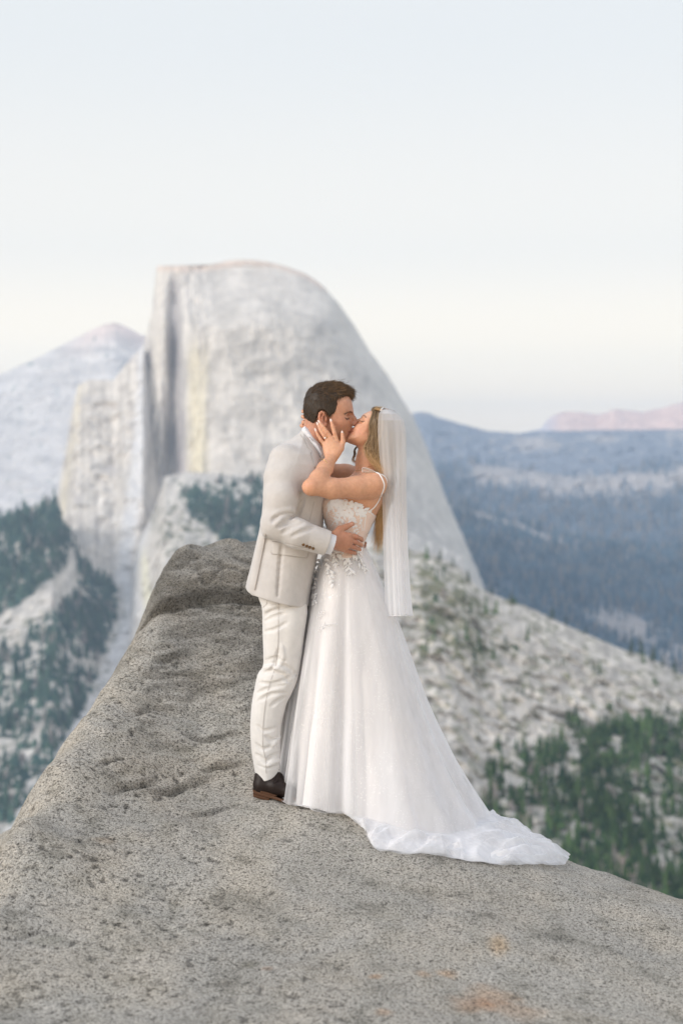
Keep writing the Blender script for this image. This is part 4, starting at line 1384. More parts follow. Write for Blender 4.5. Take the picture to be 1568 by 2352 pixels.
# folds at the crook of the elbow, along the sleeve, and over the blades
for pth, r_, op in [
    ([(402, 1190), (340, 1186), (275, 1205), (215, 1250)], .010, 's'),
    ([(398, 1205), (350, 1225), (300, 1262)], .007, 's'),
    ([(400, 1160), (350, 1155), (290, 1170), (230, 1200)], .008, 'u'),
    ([(390, 1178), (345, 1204), (290, 1232), (240, 1285)], .006, 'u'),
    ([(420, 1250), (350, 1262), (270, 1300)], .006, 's'),
    ([(470, 1265), (380, 1295), (300, 1350)], .005, 's'),
    ([(560, 1300), (480, 1330), (380, 1375)], .004, 's'),
    ([(480, 1080), (440, 1150), (425, 1210)], .006, 's'),
    ([(300, 1440), (280, 1600), (262, 1860)], .0035, 's')]:
    crease(vj, [A(a, b, -.2) for a, b in pth], r_, .014, sink=.0 if op == 's' else -.004, op=op)
# back vent
crease(vj, [A(166, 1352), A(150, 1420), (A(125, 1540)), A(98, 1680), A(72, 1822)], .0045, .004)
crease(vj, [A(158, 1352), A(140, 1430), (A(112, 1560)), A(86, 1690), A(60, 1820)], .012, .03, sink=-.006, op='u')
jacket, JV, JF = solid('jacket', vj, M_suit, groom, lambda V, N: .0017 * fbm(V * np.array([1, 1, .45]), 9, 2) + .0005 * perlin(V * 90))
# lapel and collar
lap = patch([A(a, b) for a, b in [(448, 540), (468, 505), (500, 520), (540, 580), (585, 655), (612, 730), (628, 790), (600, 800), (575, 812), (563, 806), (552, 760), (530, 700), (540, 678), (522, 655), (502, 640), (485, 600), (462, 562)]], vj, .004, .0015, .004)
lapel = link('lapel', new_mesh('lapel', *lap), M_suit, parent=jacket)
lap2 = patch([A(a, b) for a, b in [(590, 820), (628, 795), (668, 860), (664, 960), (640, 1060), (600, 980), (575, 880)]], vj, .004, .0015, .004)
link('lapel', new_mesh('lapel_lower', *lap2), M_suit, parent=jacket)
def seam(path, name='seam', r_=.0011, m_=None, parent=None, vol=None, lift=.0015, n=60):
    q = on_path(path, vol or vj, lift, n=n)
    v, f = tube(q, r_, 5)
    return link(name, new_mesh(name, v, f), m_ or M_seam, parent=parent or jacket)
seam([A(448, 542), A(470, 575), A(490, 618), A(502, 642), A(524, 660), A(536, 680), A(528, 702), A(550, 760), A(562, 808)], 'lapel_edge', .0020, lift=.0035)
seam([A(560, 1090), A(540, 1180), A(520, 1250)], 'dart', .0008)
seam([A(282, 1530), A(275, 1600), A(262, 1760), A(252, 1868)], 'side_seam', .0009)
seam([A(162, 1355), A(150, 1430), A(124, 1560), A(98, 1690), A(72, 1816)], 'vent', .0030)
flap = patch([A(a, b) for a, b in [(218, 1420), (330, 1434), (430, 1456), (514, 1474), (510, 1520), (500, 1548), (480, 1550), (380, 1538), (290, 1526), (222, 1522), (210, 1508), (213, 1460)]], vj, .0028, .001, .004)
pf = link('pocket_flap', new_mesh('pocket_flap', *flap), M_suit, parent=jacket)
seam([A(218, 1418), A(330, 1430), A(430, 1452), A(516, 1472)], 'pocket_seam', .0013, lift=.0028)
seam([A(516, 1474), A(512, 1522), A(502, 1550), A(480, 1553), A(380, 1541), A(290, 1529), A(222, 1525), A(209, 1510), A(213, 1460)], 'flap_edge', .0010, lift=.0012)
seam([A(690, 960), A(668, 1080), A(655, 1200), A(640, 1330)], 'front_edge', .0018) if False else None
for a, b in ((472, 1444), (500, 1455), (526, 1465), (552, 1475)):
    c = resolve(A(a, b), vj, .003)
    vb = Vol(c - .012, c + .012, .0012)
    vb.ell(c, (.0066, .0034, .0066), .001)
    vb.ell(c - np.array([0, .0032, 0]), (.0042, .0016, .0042), .001, op='s')
    bv, bf = vb.mesh()
    bt = link('button', new_mesh('cuff_button', bv, bf), M_button, parent=jacket)
    seam([A(a + 6, b - 30), A(a + 2, b - 8)], 'buttonhole', .0008, lift=.0004, n=6)

# ---- shirt: collar and cuff, tie
vs = Vol([-.32, -.14, 1.38], [.06, .14, 1.68], .0025)
cpoly = smooth_poly(xz(B, (212, 712), (238, 700), (300, 745), (360, 820), (420, 900), (462, 975), (488, 1040), (492, 1075), (470, 1120), (430, 1130), (400, 1080), (360, 1010), (320, 950), (260, 860), (205, 790), (190, 740)))
def collar_T(X, Z):
    return .064 + .010 * sstep(B(0, 760)[2], B(0, 1000)[2], Z)
vs.inflate(cpoly, collar_T, .030, 0, .004, n=3.0)
shirt, _, _ = solid('shirt', vs, M_shirt, groom)
vc_ = Vol(CU - .08, CU + .09, .0022)
c1 = CU + cuff_dir * .026
vc_.cone(CU - cuff_dir * .02, c1 + cuff_dir * .02, .0435, .0415, .001, fy=.92)
sl, X, Y, Z = vc_.box(CU - .08, CU + .09)
pl_ = (X - c1[0]) * cuff_dir[0] + (Y - c1[1]) * cuff_dir[1] + (Z - c1[2]) * cuff_dir[2]
vc_.f[sl] = np.maximum(vc_.f[sl], pl_)
vc_.cone(CU + cuff_dir * .01, c1 + cuff_dir * .05, .0385, .0385, .001, 's', fy=.92)
cv_, cf_ = vc_.mesh()
link('cuff', new_mesh('shirt_cuff', cv_, cf_), M_shirt, parent=shirt)
# shirt front glimpsed under her arm, tie knot
vt = Vol([-.16, -.12, 1.38], [.06, .08, 1.54], .0025)
vt.inflate(xz(A, (600, 722), (640, 700), (652, 720), (660, 760), (630, 790), (612, 770)), .050, .05, 0, .004, n=2.4)
tv, tf_ = vt.mesh()
link('tie', new_mesh('tie', tv, tf_), M_tie, parent=groom)
vt = Vol([-.16, -.18, 1.24], [.10, .18, 1.50], .003)
vt.inflate(smooth_poly(xz(A, (640, 780), (672, 830), (694, 900), (690, 960), (672, 1010), (640, 960), (630, 860))), .13, .05, 0, .004, n=2.4)
tv, tf_ = vt.mesh()
link('shirt_front', new_mesh('shirt_front', tv, tf_), M_shirt, parent=shirt)

# ---- trousers
vp = Vol([-.46, -.26, .0], [.08, .30, .96], .0035)
tp = smooth_poly(xz(C, (220, 250), (205, 330), (195, 400), (210, 480), (236, 556), (240, 640), (243, 760), (246, 900), (246, 985), (232, 1022), (206, 1060), (182, 1160), (163, 1270), (152, 1400), (150, 1500), (156, 1620), (172, 1730), (184, 1800), (190, 1900), (200, 2000), (280, 2060), (370, 2000), (376, 1900), (374, 1802), (374, 1640), (382, 1460),
                        (420, 1290), (468, 1190), (505, 1100), (530, 960), (558, 760), (580, 580), (560, 480), (520, 380), (460, 300)), 110)
lz = np.array(sorted([(C(0, b)[2], t) for b, t in ((1860, .062), (1700, .066), (1400, .074), (1200, .080), (1000, .088), (700, .096), (580, .085), (500, .070), (330, .06))]))
lt_ = lambda X, Z: np.interp(Z, lz[:, 0], lz[:, 1])
vp.inflate(tp, lt_, .075, -.085, .01, n=2.1)
vp.inflate(tp + np.array([.02, .015]), lt_, .075, .095, .01, n=2.1)
vp.clip(xz(C, (100, 300), (900, 300), (900, 1795), (374, 1803), (330, 1828), (262, 1852), (230, 1846), (196, 1822), (180, 1806), (100, 1806)), k=.004)
for pth, r_, op in [
    ([(244, 1004), (330, 1000), (420, 1030), (500, 1090)], .006, 's'), ([(250, 980), (330, 965), (400, 985)], .005, 's'),
    ([(222, 1080), (300, 1060), (380, 1090), (450, 1150)], .006, 's'), ([(240, 1040), (320, 1030), (400, 1060)], .006, 'u'),
    ([(205, 1150), (300, 1160), (400, 1130), (480, 1080)], .006, 's'), ([(190, 1230), (290, 1190), (400, 1170)], .005, 's'),
    ([(200, 1290), (300, 1240), (410, 1230)], .005, 's'), ([(300, 1330), (350, 1290), (400, 1260)], .005, 's'),
    ([(245, 640), (300, 600), (380, 570), (470, 545)], .006, 's'), ([(250, 680), (310, 650), (400, 620)], .005, 's'),
    ([(245, 600), (290, 575), (350, 560)], .006, 'u'), ([(250, 760), (330, 740), (420, 690)], .004, 's'),
    ([(350, 900), (330, 1000), (290, 1060)], .005, 's'), ([(380, 860), (390, 960), (350, 1040)], .005, 'u'),
    ([(190, 1480), (240, 1520), (330, 1500)], .004, 's'), ([(180, 1620), (230, 1660), (300, 1640)], .004, 's'),
    ([(260, 1560), (300, 1590), (360, 1570)], .005, 's'), ([(180, 1700), (230, 1735), (258, 1760)], .006, 's'),
    ([(262, 1760), (300, 1720), (365, 1690)], .006, 's'), ([(265, 1790), (320, 1760), (368, 1745)], .005, 'u'), ([(300, 1640), (340, 1600), (368, 1560)], .004, 'u')]:
    crease(vp, [C(a, b, -.16) for a, b in pth], r_ * .72, .012, sink=0 if op == 's' else -.002, op=op)
crease(vp, [C(186, 1778, -.12), C(262, 1806, -.13), C(330, 1792, -.13), C(372, 1774, -.12)], .0035, .004)   # turn-up
trousers, PV, PF = solid('trousers', vp, M_trous, groom, lambda V, N: .0018 * fbm(V * np.array([1, 1, .6]) + 3, 11, 2) + .0004 * perlin(V * 100))
seam([C(356, 510), C(354, 700), C(350, 880), C(330, 1030), C(285, 1170), C(252, 1330), C(236, 1500), C(236, 1640), C(256, 1740), C(260, 1845)], 'side_seam', .0009, parent=trousers, vol=vp, n=50)
seam([C(262, 485), C(266, 540), C(240, 570), C(232, 582)], 'pocket_edge', .0008, parent=trousers, vol=vp)
# ---- shoes
def shoe(off, name_seed):
    e = empty('shoe', Vector((0, 0, 0)))
    e.parent = groom; e.location = -groom.location
    def S(g): return lambda a, b, y=0: G(a, b, y) 
    o = np.array(off)
    v = Vol(G(80, 430, -.2) + o - np.array([.02, .02, .02]), G(420, 200, .1) + o + np.array([.10, .02, .02]), .0025)
    y0 = -.105
    hl, md, bl, toe = G(132, 330, y0) + o, G(190, 332, y0 - .01) + o, G(262, 360, y0 - .02) + o, G(345, 388, y0 - .035) + o
    v.ell(hl, (.034, .034, .050), .01)
    v.cone(hl, md, .033, .034, .02)
    v.cone(md + np.array([0, 0, -.004]), bl, .034, .034, .02, fy=1.12)
    v.cone(bl, toe, .030, .022, .02, fy=1.35)
    v.cone(G(140, 296, y0) + o, G(200, 300, y0) + o, .030, .026, .012)
    v.cone(G(120, 290, y0) + o, G(190, 288, y0) + o, .019, .014, .012) 
    # flat underside
    sl, X, Y, Z = v.box(v.lo, v.lo + v.h * v.n)
    a, b = G(97, 352, y0) + o, G(345, 414, y0) + o
    sl_ = (b[2] - a[2]) / (b[0] - a[0])
    pl_ = (a[2] + sl_ * (X - a[0])) - Z
    v.f = np.maximum(v.f, np.broadcast_to(pl_, v.f.shape).astype(np.float32))
    # opening
    v.ell(G(165, 262, y0) + o, (.034, .022, .016), .006, op='s', rot=.1)
    crease(v, [G(215, 272, y0), G(232, 300, y0), G(262, 318, y0)], .0018, .002) if off[1] == 0 else None
    vv, ff = v.mesh()
    up = link('upper', new_mesh('shoe_upper', vv, ff), M_leather)
    up.parent = e
    if off[1] == 0:
        for i in range(5):
            q = on_path([G(205 + 10 * i, 276 + 7 * i, y0), G(220 + 10 * i, 300 + 6 * i, y0)], v, .0012, n=6)
            tv_, tf__ = tube(q, .0011, 5)
            lc = link('lace', new_mesh('shoe_lace', tv_, tf__), M_leather); lc.parent = up
        q = on_path([G(208, 262, y0), G(190, 300, y0), G(180, 322, y0), G(198, 316, y0), G(215, 290, y0)], v, .0015, n=24)
        tv_, tf__ = tube(q, .0012, 5)
        lc = link('lace', new_mesh('shoe_lace_loop', tv_, tf__), M_leather); lc.parent = up
    # sole: outline extruded, with a heel block
    t = np.linspace(0, 2 * np.pi, 60, endpoint=False)
    ln = np.hypot(b[0] - a[0], 0) + .022
    u = (np.cos(t) + 1) / 2
    wid = .033 + .010 * np.sin(np.pi * u) - .012 * np.exp(-((u - .35) / .14)**2) + .004 * u
    px_ = a[0] - .006 + ln * u
    py_ = y0 - .028 * u + np.sin(t) / np.maximum(np.abs(np.sin(t))**.35, 1e-3) * wid
    zt = a[2] + sl_ * (px_ - a[0])
    rows = []
    for dz, g in ((.003, .97), (.001, 1.05), (-.007, 1.05), (-.009, 1.0)):
        rows.append(np.stack([px_.mean() + (px_ - px_.mean()) * (.99 + .01 * g), (py_ - (y0 - .014)) * g + (y0 - .014), zt + dz], -1))
    V0 = np.concatenate(rows)
    F0 = grid_faces(60, 4, wrap=True)
    V0 = np.vstack([V0, rows[-1].mean(0), rows[0].mean(0)])
    j = np.arange(60)
    F1 = np.stack([(j + 1) % 60 + 180, j + 180, np.full(60, 240)], -1)
    F2 = np.stack([j, (j + 1) % 60, np.full(60, 241)], -1)
    so = link('sole', new_mesh('shoe_sole', V0, [F0, F1, F2]), M_sole); so.parent = e
    hb = Vol([a[0] - .02, y0 - .05, a[2] - .05], [a[0] + .09, y0 + .05, a[2] + .02], .0025)
    hx = np.array([[a[0] - .004, a[2] - .008], [a[0] + .070, a[2] - .008 + sl_ * .074], [a[0] + .066, a[2] - .026 + sl_ * .07], [a[0] - .002, a[2] - .024]])
    hb.inflate(hx, .034, .008, y0 - .003, .001, n=5)
    hv2, hf2 = hb.mesh()
    ho_ = link('heel', new_mesh('shoe_heel', hv2, hf2), M_sole); ho_.parent = e
shoe((0, 0, 0), 1)
shoe((.03, .19, .015), 2)
vk = Vol(G(90, 300, -.2), G(230, 200, 0) + .02, .003)
vk.cone(G(150, 300, -.105), G(158, 262, -.105), .030, .029, .004)
kv, kf = vk.mesh()
link('sock', new_mesh('sock', kv, kf), M_sock, parent=groom)
# ================================================================== the bride
bride = empty('person', P(800, 1850, 0), label='blonde woman in a white lace wedding gown and long sheer veil, kissing the man', category='person')
vw = Vol([-.24, -.36, .62], [.26, .36, 1.80], .0026)
# head, thrown back
vw.ell(B(1225, 715), (.082, .070, .082), .01, rot=.5)
wf = smooth_poly(xz(B, (1150, 480), (1100, 492), (1045, 512), (1000, 530), (965, 555), (945, 585), (930, 612), (918, 635), (905, 662), (885, 690), (862, 706), (842, 722), (826, 742), (812, 765), (798, 790), (782, 812), (765, 838), (752, 862), (762, 885), (800, 912), (850, 938), (930, 950), (1000, 935), (1080, 860), (1150, 700)))
vw.inflate(wf, .061, .052, 0, .012, n=2.15)
vw.ell(B(1000, 860, -.020), (.040, .034, .020), .02, rot=.35)
vw.ell(B(950, 735, -.034), (.026, .018, .022), .02)
vw.ell(B(800, 870), (.016, .018, .012), .012)
vw.chain([B(930, 618, .002), B(902, 634, .003), B(874, 650, .004), B(868, 664, .004)], [.0055, .0068, .0078, .0070], .007)
vw.ell(B(880, 676, -.009), (.008, .0055, .006), .005)
vw.ell(B(825, 738, -.002), (.008, .017, .0068), .005, rot=.8)
vw.ell(B(806, 775, -.001), (.008, .016, .0072), .005, rot=.8)
vw.ell(B(945, 632, -.036), (.013, .012, .012), .010, op='s')
vw.ell(B(958, 634, -.031), (.0115, .0120, .0105), .004)
# neck and trunk
vw.cone(B(1060, 840), B(1040, 1160), .046, .045, .02)
vw.cone(B(1040, 1160), A(1000, 900), .047, .06, .04)
tor = smooth_poly(xz(A, (900, 850), (930, 815), (985, 790), (1040, 800), (1090, 840), (1122, 900), (1134, 980), (1130, 1060), (1112, 1130), (1075, 1195), (1040, 1260), (1005, 1340), (975, 1410), (962, 1470), (985, 1560), (1030, 1680), (1050, 1800), (1040, 1920),
                      (640, 1920), (615, 1760), (640, 1620), (680, 1510), (700, 1430), (685, 1350), (655, 1270), (640, 1190), (650, 1110), (690, 1040), (760, 960), (840, 890)), 110)
wz = np.array(sorted([(A(0, b)[2], t) for b, t in ((1920, .165), (1700, .158), (1560, .138), (1450, .118), (1350, .118), (1200, .132), (1050, .140), (950, .150), (880, .150), (840, .12), (790, .07))]))
vw.inflate(tor, lambda X, Z: np.interp(Z, wz[:, 0], wz[:, 1]), .105, 0, .02, n=2.2)
vw.ell(A(1050, 945, -.135), (.048, .040, .044), .03)
vw.ell(A(1000, 930, .13), (.045, .042, .044), .03)
vw.ell(A(720, 1120, -.05), (.045, .05, .05), .03)
# near arm
SHw, ELw, WRw = A(1046, 958, -.150), A(545, 975, -.268), A(700, 738, -.128)
vw.chain([SHw, A(900, 975, -.175), A(700, 984, -.225), ELw], [.046, .0440, .0410, .0310], .02, k0=.04)
vw.ell(A(508, 970, -.270), (.018, .020, .018), .018)
vw.chain([ELw + np.array([-.006, 0, .002]), A(600, 900, -.235), A(648, 822, -.180), WRw], [.0310, .0345, .0305, .0235], .02, k0=.02)
# near hand on his cheek
KN = [A(746, 596, -.098), A(704, 574, -.100), A(672, 590, -.099), A(645, 622, -.094)]
for i, q in enumerate(KN):
    vw.cone(WRw + np.array([.009 - .006 * i, .004, .004]), q, .0165, .0098, .009, fy=.8)
vw.ell(A(700, 655, -.105), (.031, .011, .040), .012, rot=.15)
FW = [[KN[0], A(727, 530, -.098), A(712, 478, -.092), A(700, 436, -.084)],
      [KN[1], A(664, 522, -.099), A(632, 478, -.094), A(607, 444, -.086)],
      [KN[2], A(640, 548, -.098), A(612, 504, -.092), A(592, 462, -.082)],
      [KN[3], A(616, 585, -.092), A(592, 548, -.086), A(576, 512, -.078)]]
for i, f in enumerate(FW):
    w_ = (.0090, .0090, .0084, .0078)[i]
    vw.chain(f, [w_ * 1.05, w_, w_ * .9, w_ * .62], .0028)
TH = [A(738, 700, -.122), A(778, 655, -.110), A(796, 600, -.098), A(790, 536, -.088)]
vw.chain(TH, [.018, .0135, .0100, .0072], .006, k0=.012)
for i in range(4):
    vw.ell(KN[i] + np.array([0, -.002, 0]), (.0075, .0065, .007), .006)
vw.ell(A(704, 690, -.114), (.027, .0125, .030), .012, rot=.15)
vw.ell(A(735, 665, -.112), (.022, .0125, .030), .012, rot=.15)
# far arm round the back of his neck
vw.chain([A(1000, 900, .13), A(820, 868, .205), A(640, 835, .235)], [.046, .043, .036], .02, k0=.04)
vw.chain([A(640, 835, .235), A(560, 640, .175), A(520, 480, .105)], [.036, .032, .024], .02)
vw.ell(A(525, 430, .092), (.028, .022, .040), .012)
for i, (a_, b_) in enumerate(((474, 352), (472, 396), (476, 440), (462, 470))):
    vw.chain([A(530, 390 + 26 * i, .088), A(495, b_ - 6, .072), A(a_ - 4, b_ - 2, .040), A(a_ + 2, b_ + 2, .010)], [.010, .0088, .0082, .0068], .003)
vw.clip(xz(A, (-400, -900), (2400, -900), (2400, 1535), (-400, 1535)))
SKW = np.array([.65, .36, .23])
def bride_cols(V):
    c = np.tile(SKW, (len(V), 1))
    c *= (1 + .05 * fbm(V, 9, 2))[:, None]
    spot(V, B(940, 760, -.05), (.035, .04, .028), (.74, .37, .26), .55, c, vol=vw)
    spot(V, B(1040, 540, -.03), (.03, .05, .02), (.76, .53, .42), .6, c, vol=vw)
    spot(V, ELw + np.array([-.02, -.01, 0]), .035, (.68, .30, .18), .3, c)
    spot(V, B(880, 655, 0), .014, (.78, .36, .27), .6, c, vol=vw)
    spot(V, B(824, 738, -.008), (.008, .022, .006), (.60, .20, .17), .8, c, vol=vw)
    spot(V, B(808, 772, -.008), (.008, .022, .006), (.60, .20, .17), .8, c, vol=vw)
    tint_line(V, [B(808, 755, -.006), B(828, 765, -.014), B(850, 768, -.020)], .002, (.25, .08, .06), .8, c, vw)
    tint_line(V, [B(921, 622, -.034), B(940, 634, -.045), B(964, 640, -.048), B(988, 636, -.048)], .0023, (.035, .02, .015), .95, c, vw)
    tint_line(V, [B(958, 582, -.040), B(972, 565, -.044), B(990, 566, -.047), B(1008, 586, -.049)], .0032, (.13, .065, .035), .85, c, vw)
    tint_line(V, [B(930, 612, -.03), B(960, 612, -.045), B(985, 620, -.048)], .002, (.48, .25, .17), .5, c, vw)
    for f in FW:
        spot(V, f[1] + np.array([0, -.007, 0]), .009, (.60, .30, .19), .5, c)
        spot(V, f[3], .008, (.76, .46, .37), .6, c)
    spot(V, A(700, 640, -.12), (.03, .03, .03), (.72, .43, .27), .5, c)
    for i in range(3):
        mid = [(FW[i][j] + FW[i + 1][j]) / 2 for j in (0, 1)]
        tint_line(V, mid, .0024, (.30, .13, .08), .6, c)  # dark lines paint the shade between her fingers
    tint_line(V, [A(655, 706, -.15), A(690, 712, -.16), A(735, 716, -.155)], .0014, (.42, .20, .12), .6, c)
    return c
_b, BV, BF = solid('body', vw, M_skin_w, bride, lambda V, N: .0004 * perlin(V * 120), bride_cols)
# nails, ring, bracelet, necklace
for i, f in enumerate(FW + [TH]):
    d = f[3] - f[2]; d /= np.linalg.norm(d)
    vn = Vol(f[3] - .02, f[3] + .025, .0012)
    vn.ell(f[3] + d * .004 + np.array([0, -.0035, 0]), (.0105, .0028, .0048), .001, rot=math.atan2(d[2], d[0]))
    nv_, nf_ = vn.mesh()
    link('fingernail', new_mesh('fingernail', nv_, nf_), M_nail, parent=_b)
rc = FW[2][0] * .45 + FW[2][1] * .55
d = FW[2][1] - FW[2][0]; d /= np.linalg.norm(d)
u_ = np.cross(d, [0, 1, 0]); u_ /= np.linalg.norm(u_)
t_ = np.linspace(0, 2 * np.pi, 24, endpoint=False)
rp = rc + .0100 * (np.cos(t_)[:, None] * u_ + np.sin(t_)[:, None] * np.array([0, 1, 0]))
tv, tf_ = tube(rp, .0014, 5, closed=True)
ring = link('ring', new_mesh('ring', tv, tf_), M_gold, parent=bride)
vg = Vol(rc - .02, rc + .02, .001)
vg.ell(rc + np.array([-.003, -.011, -.001]), (.0038, .003, .0038), .001)
gv_, gf_ = vg.mesh()
link('gem', new_mesh('ring_gem', gv_, gf_, smooth=False), M_gem, parent=ring)
def loop_round(c, ax, r_, rad, name, sag=.3):
    ax = np.array(ax, float); ax /= np.linalg.norm(ax)
    u_ = np.cross(ax, [0, 1, 0]); u_ /= np.linalg.norm(u_)
    v_ = np.cross(ax, u_)
    t_ = np.linspace(0, 2 * np.pi, 48, endpoint=False)
    p = c + r_ * (np.cos(t_)[:, None] * u_ + np.sin(t_)[:, None] * v_)
    tv, tf_ = tube(p, rad, 4, closed=True)
    return link(name, new_mesh(name, tv, tf_), M_gold, parent=bride)
ax_ = WRw - A(630, 812, -.180)
loop_round(A(645, 800, -.172), ax_ + np.array([.03, 0, .015]), .0355, .0009, 'bracelet')
nk = on_path([A(902, 838, -.03), A(925, 836, -.05), A(960, 826, -.08), A(1000, 806, -.09), A(1040, 794, -.09)], vw, .0008, n=30)
tv, tf_ = tube(nk, .0009, 4)
link('necklace', new_mesh('necklace', tv, tf_), M_gold, parent=bride)

# ---- gown
def sheer(name, col, alpha, rough=.7, trans=.35, spark=0.0, band=.45):
    """thin netting: part of the light passes straight through its holes, part is scattered both ways"""
    m = bpy.data.materials.new(name)
    m.use_nodes = True
    n, l = m.node_tree.nodes, m.node_tree.links
    n.clear()
    out = n.new('ShaderNodeOutputMaterial')
    tr = n.new('ShaderNodeBsdfTransparent')
    di = n.new('ShaderNodeBsdfDiffuse'); di.inputs[0].default_value = (*col, 1)
    tl = n.new('ShaderNodeBsdfTranslucent'); tl.inputs[0].default_value = (*col, 1)
    mx = n.new('ShaderNodeMixShader'); mx.inputs[0].default_value = trans
    l.new(di.outputs[0], mx.inputs[1]); l.new(tl.outputs[0], mx.inputs[2])
    m2 = n.new('ShaderNodeMixShader')
    lw = n.new('ShaderNodeLayerWeight'); lw.inputs[0].default_value = .45
    mr = n.new('ShaderNodeMapRange')
    mr.inputs['To Min'].default_value = alpha; mr.inputs['To Max'].default_value = min(1, alpha + .55)
    l.new(lw.outputs['Facing'], mr.inputs[0])
    bd = noise_node(n, l, 7.0, 3, rough=.5, stretch=(1.0, 1.0, .16))
    br = n.new('ShaderNodeMapRange')
    br.inputs['From Min'].default_value = .36; br.inputs['From Max'].default_value = .64
    br.inputs['To Min'].default_value = 1 - band; br.inputs['To Max'].default_value = 1 + band
    l.new(bd.outputs[0], br.inputs[0])
    bm = n.new('ShaderNodeMath'); bm.operation = 'MULTIPLY'; bm.use_clamp = True
    l.new(mr.outputs[0], bm.inputs[0]); l.new(br.outputs[0], bm.inputs[1])
    l.new(bm.outputs[0], m2.inputs[0])
    l.new(tr.outputs[0], m2.inputs[1]); l.new(mx.outputs[0], m2.inputs[2])
    last = m2.outputs[0]
    if spark:
        vo = n.new('ShaderNodeTexVoronoi'); vo.inputs['Scale'].default_value = 150
        c = n.new('ShaderNodeTexCoord'); l.new(c.outputs['Object'], vo.inputs[0])
        lt = n.new('ShaderNodeMath'); lt.operation = 'LESS_THAN'; lt.inputs[1].default_value = .13
        l.new(vo.outputs['Distance'], lt.inputs[0])
        nz = noise_node(n, l, 5, 2)
        gt = n.new('ShaderNodeMath'); gt.operation = 'GREATER_THAN'; gt.inputs[1].default_value = .50
        l.new(nz.outputs[0], gt.inputs[0])
        mu = n.new('ShaderNodeMath'); mu.operation = 'MULTIPLY'
        l.new(lt.outputs[0], mu.inputs[0]); l.new(gt.outputs[0], mu.inputs[1])
        mu2 = n.new('ShaderNodeMath'); mu2.operation = 'MULTIPLY'; mu2.inputs[1].default_value = spark
        l.new(mu.outputs[0], mu2.inputs[0])
        gl = n.new('ShaderNodeBsdfGlossy'); gl.inputs[0].default_value = (1, 1, 1, 1); gl.inputs[1].default_value = .35
        m3 = n.new('ShaderNodeMixShader')
        l.new(mu2.outputs[0], m3.inputs[0]); l.new(last, m3.inputs[1]); l.new(gl.outputs[0], m3.inputs[2])
        last = m3.outputs[0]
    l.new(last, out.inputs[0])
    return m
M_satin = cloth('ivory_skirt_lining', (.83, .80, .79), .6, 500, .05, .2, .02)
M_tulle = sheer('glitter_tulle', (.94, .94, .96), .28, spark=.7)
M_tulle2 = sheer('soft_tulle', (.94, .94, .95), .38)
M_veil = sheer('veil_netting', (.985, .985, 1.0), .36, trans=.5, band=.15)
M_lace = cloth('white_lace', (.84, .84, .85), .7, 600, .2, .1, .03)
M_illus = cloth('nude_illusion_mesh', (.78, .62, .54), .6, 700, .1, .2, .08)
M_ribbon = cloth('white_ribbon', (.86, .86, .87), .5, 800, .05)

# bodice: skin-coloured net over the trunk with lace leaves sewn on
vb = Vol([-.20, -.24, .90], [.20, .24, 1.34], .003)
vb.inflate(tor, lambda X, Z: np.interp(Z, wz[:, 0], wz[:, 1]) + .004, .105, 0, .01, n=2.2)
vb.ell(A(720, 1120, -.05), (.050, .055, .055), .03)
vb.clip(xz(A, (560, 1062), (655, 1066), (740, 1062), (830, 1076), (880, 1104), (960, 1146), (1020, 1172), (1062, 1205), (1090, 1250), (1090, 1500), (1000, 1530), (560, 1530)), k=.002)
bod, _, _ = solid('bodice', vb, M_illus, bride, lambda V, N: .003 + 0 * V[:, 0])
def leaf(a, b, ang, ln, wd, f=A):
    t = np.linspace(0, 1, 7)
    up = wd * np.sin(np.pi * t**.8)
    u = np.array([math.cos(math.radians(ang)), -math.sin(math.radians(ang))])
    v = np.array([-u[1], u[0]])
    q = [np.array([a, b]) + u * ln * tt + v * w for tt, w in zip(t, up)] + [np.array([a, b]) + u * ln * tt - v * w * .8 for tt, w in zip(t[::-1][1:-1], up[::-1][1:-1])]
    return [f(x, y, -.1) for x, y in q]
lr = np.random.default_rng(5)
LEAVES = []
def spray(path, n, ln, wd, side=50, both=True):
    q = spline(np.array([(a, b, 0) for a, b in path], float), n + 1)[:, :2]
    for i in range(n):
        d = q[i + 1] - q[i]
        ang = math.degrees(math.atan2(-d[1], d[0]))
        for s in ((1, -1) if both else (1,)):
            LEAVES.append((q[i][0], q[i][1], ang + s * side * lr.uniform(.6, 1.2), ln * lr.uniform(.8, 1.2), wd * lr.uniform(.8, 1.2)))
# sprays of the bodice (closest sheet converted to its neighbour)
spray([(870, 1075), (900, 1120), (960, 1160), (1030, 1200)], 6, 44, 15)
spray([(840, 1090), (830, 1140), (800, 1200), (770, 1260)], 6, 44, 12)
spray([(835, 1160), (860, 1210), (870, 1260)], 4, 40, 12)
spray([(700, 1080), (740, 1100), (800, 1110)], 5, 40, 13)
spray([(690, 1100), (670, 1150), (655, 1210)], 4, 40, 12)
spray([(655, 1270), (690, 1290), (730, 1290), (770, 1280)], 4, 34, 10)
spray([(900, 1180), (950, 1190), (1000, 1200), (1040, 1230)], 5, 36, 14)
spray([(960, 1240), (945, 1290), (960, 1340), (960, 1400)], 6, 26, 9)
spray([(890, 1290), (905, 1330), (925, 1350)], 3, 28, 11)
spray([(1000, 1240), (995, 1300), (980, 1360)], 4, 24, 8)
spray([(720, 1180), (760, 1150), (800, 1130)], 3, 34, 8)
spray([(660, 1330), (680, 1350), (700, 1360)], 2, 26, 9)
spray([(645, 1150), (690, 1120), (760, 1080)], 5, 44, 14)
spray([(750, 1100), (790, 1150), (760, 1210), (720, 1260)], 5, 44, 12)
spray([(900, 1110), (870, 1160), (840, 1220)], 4, 44, 13)
spray([(1040, 1215), (990, 1200), (930, 1160)], 4, 40, 16)
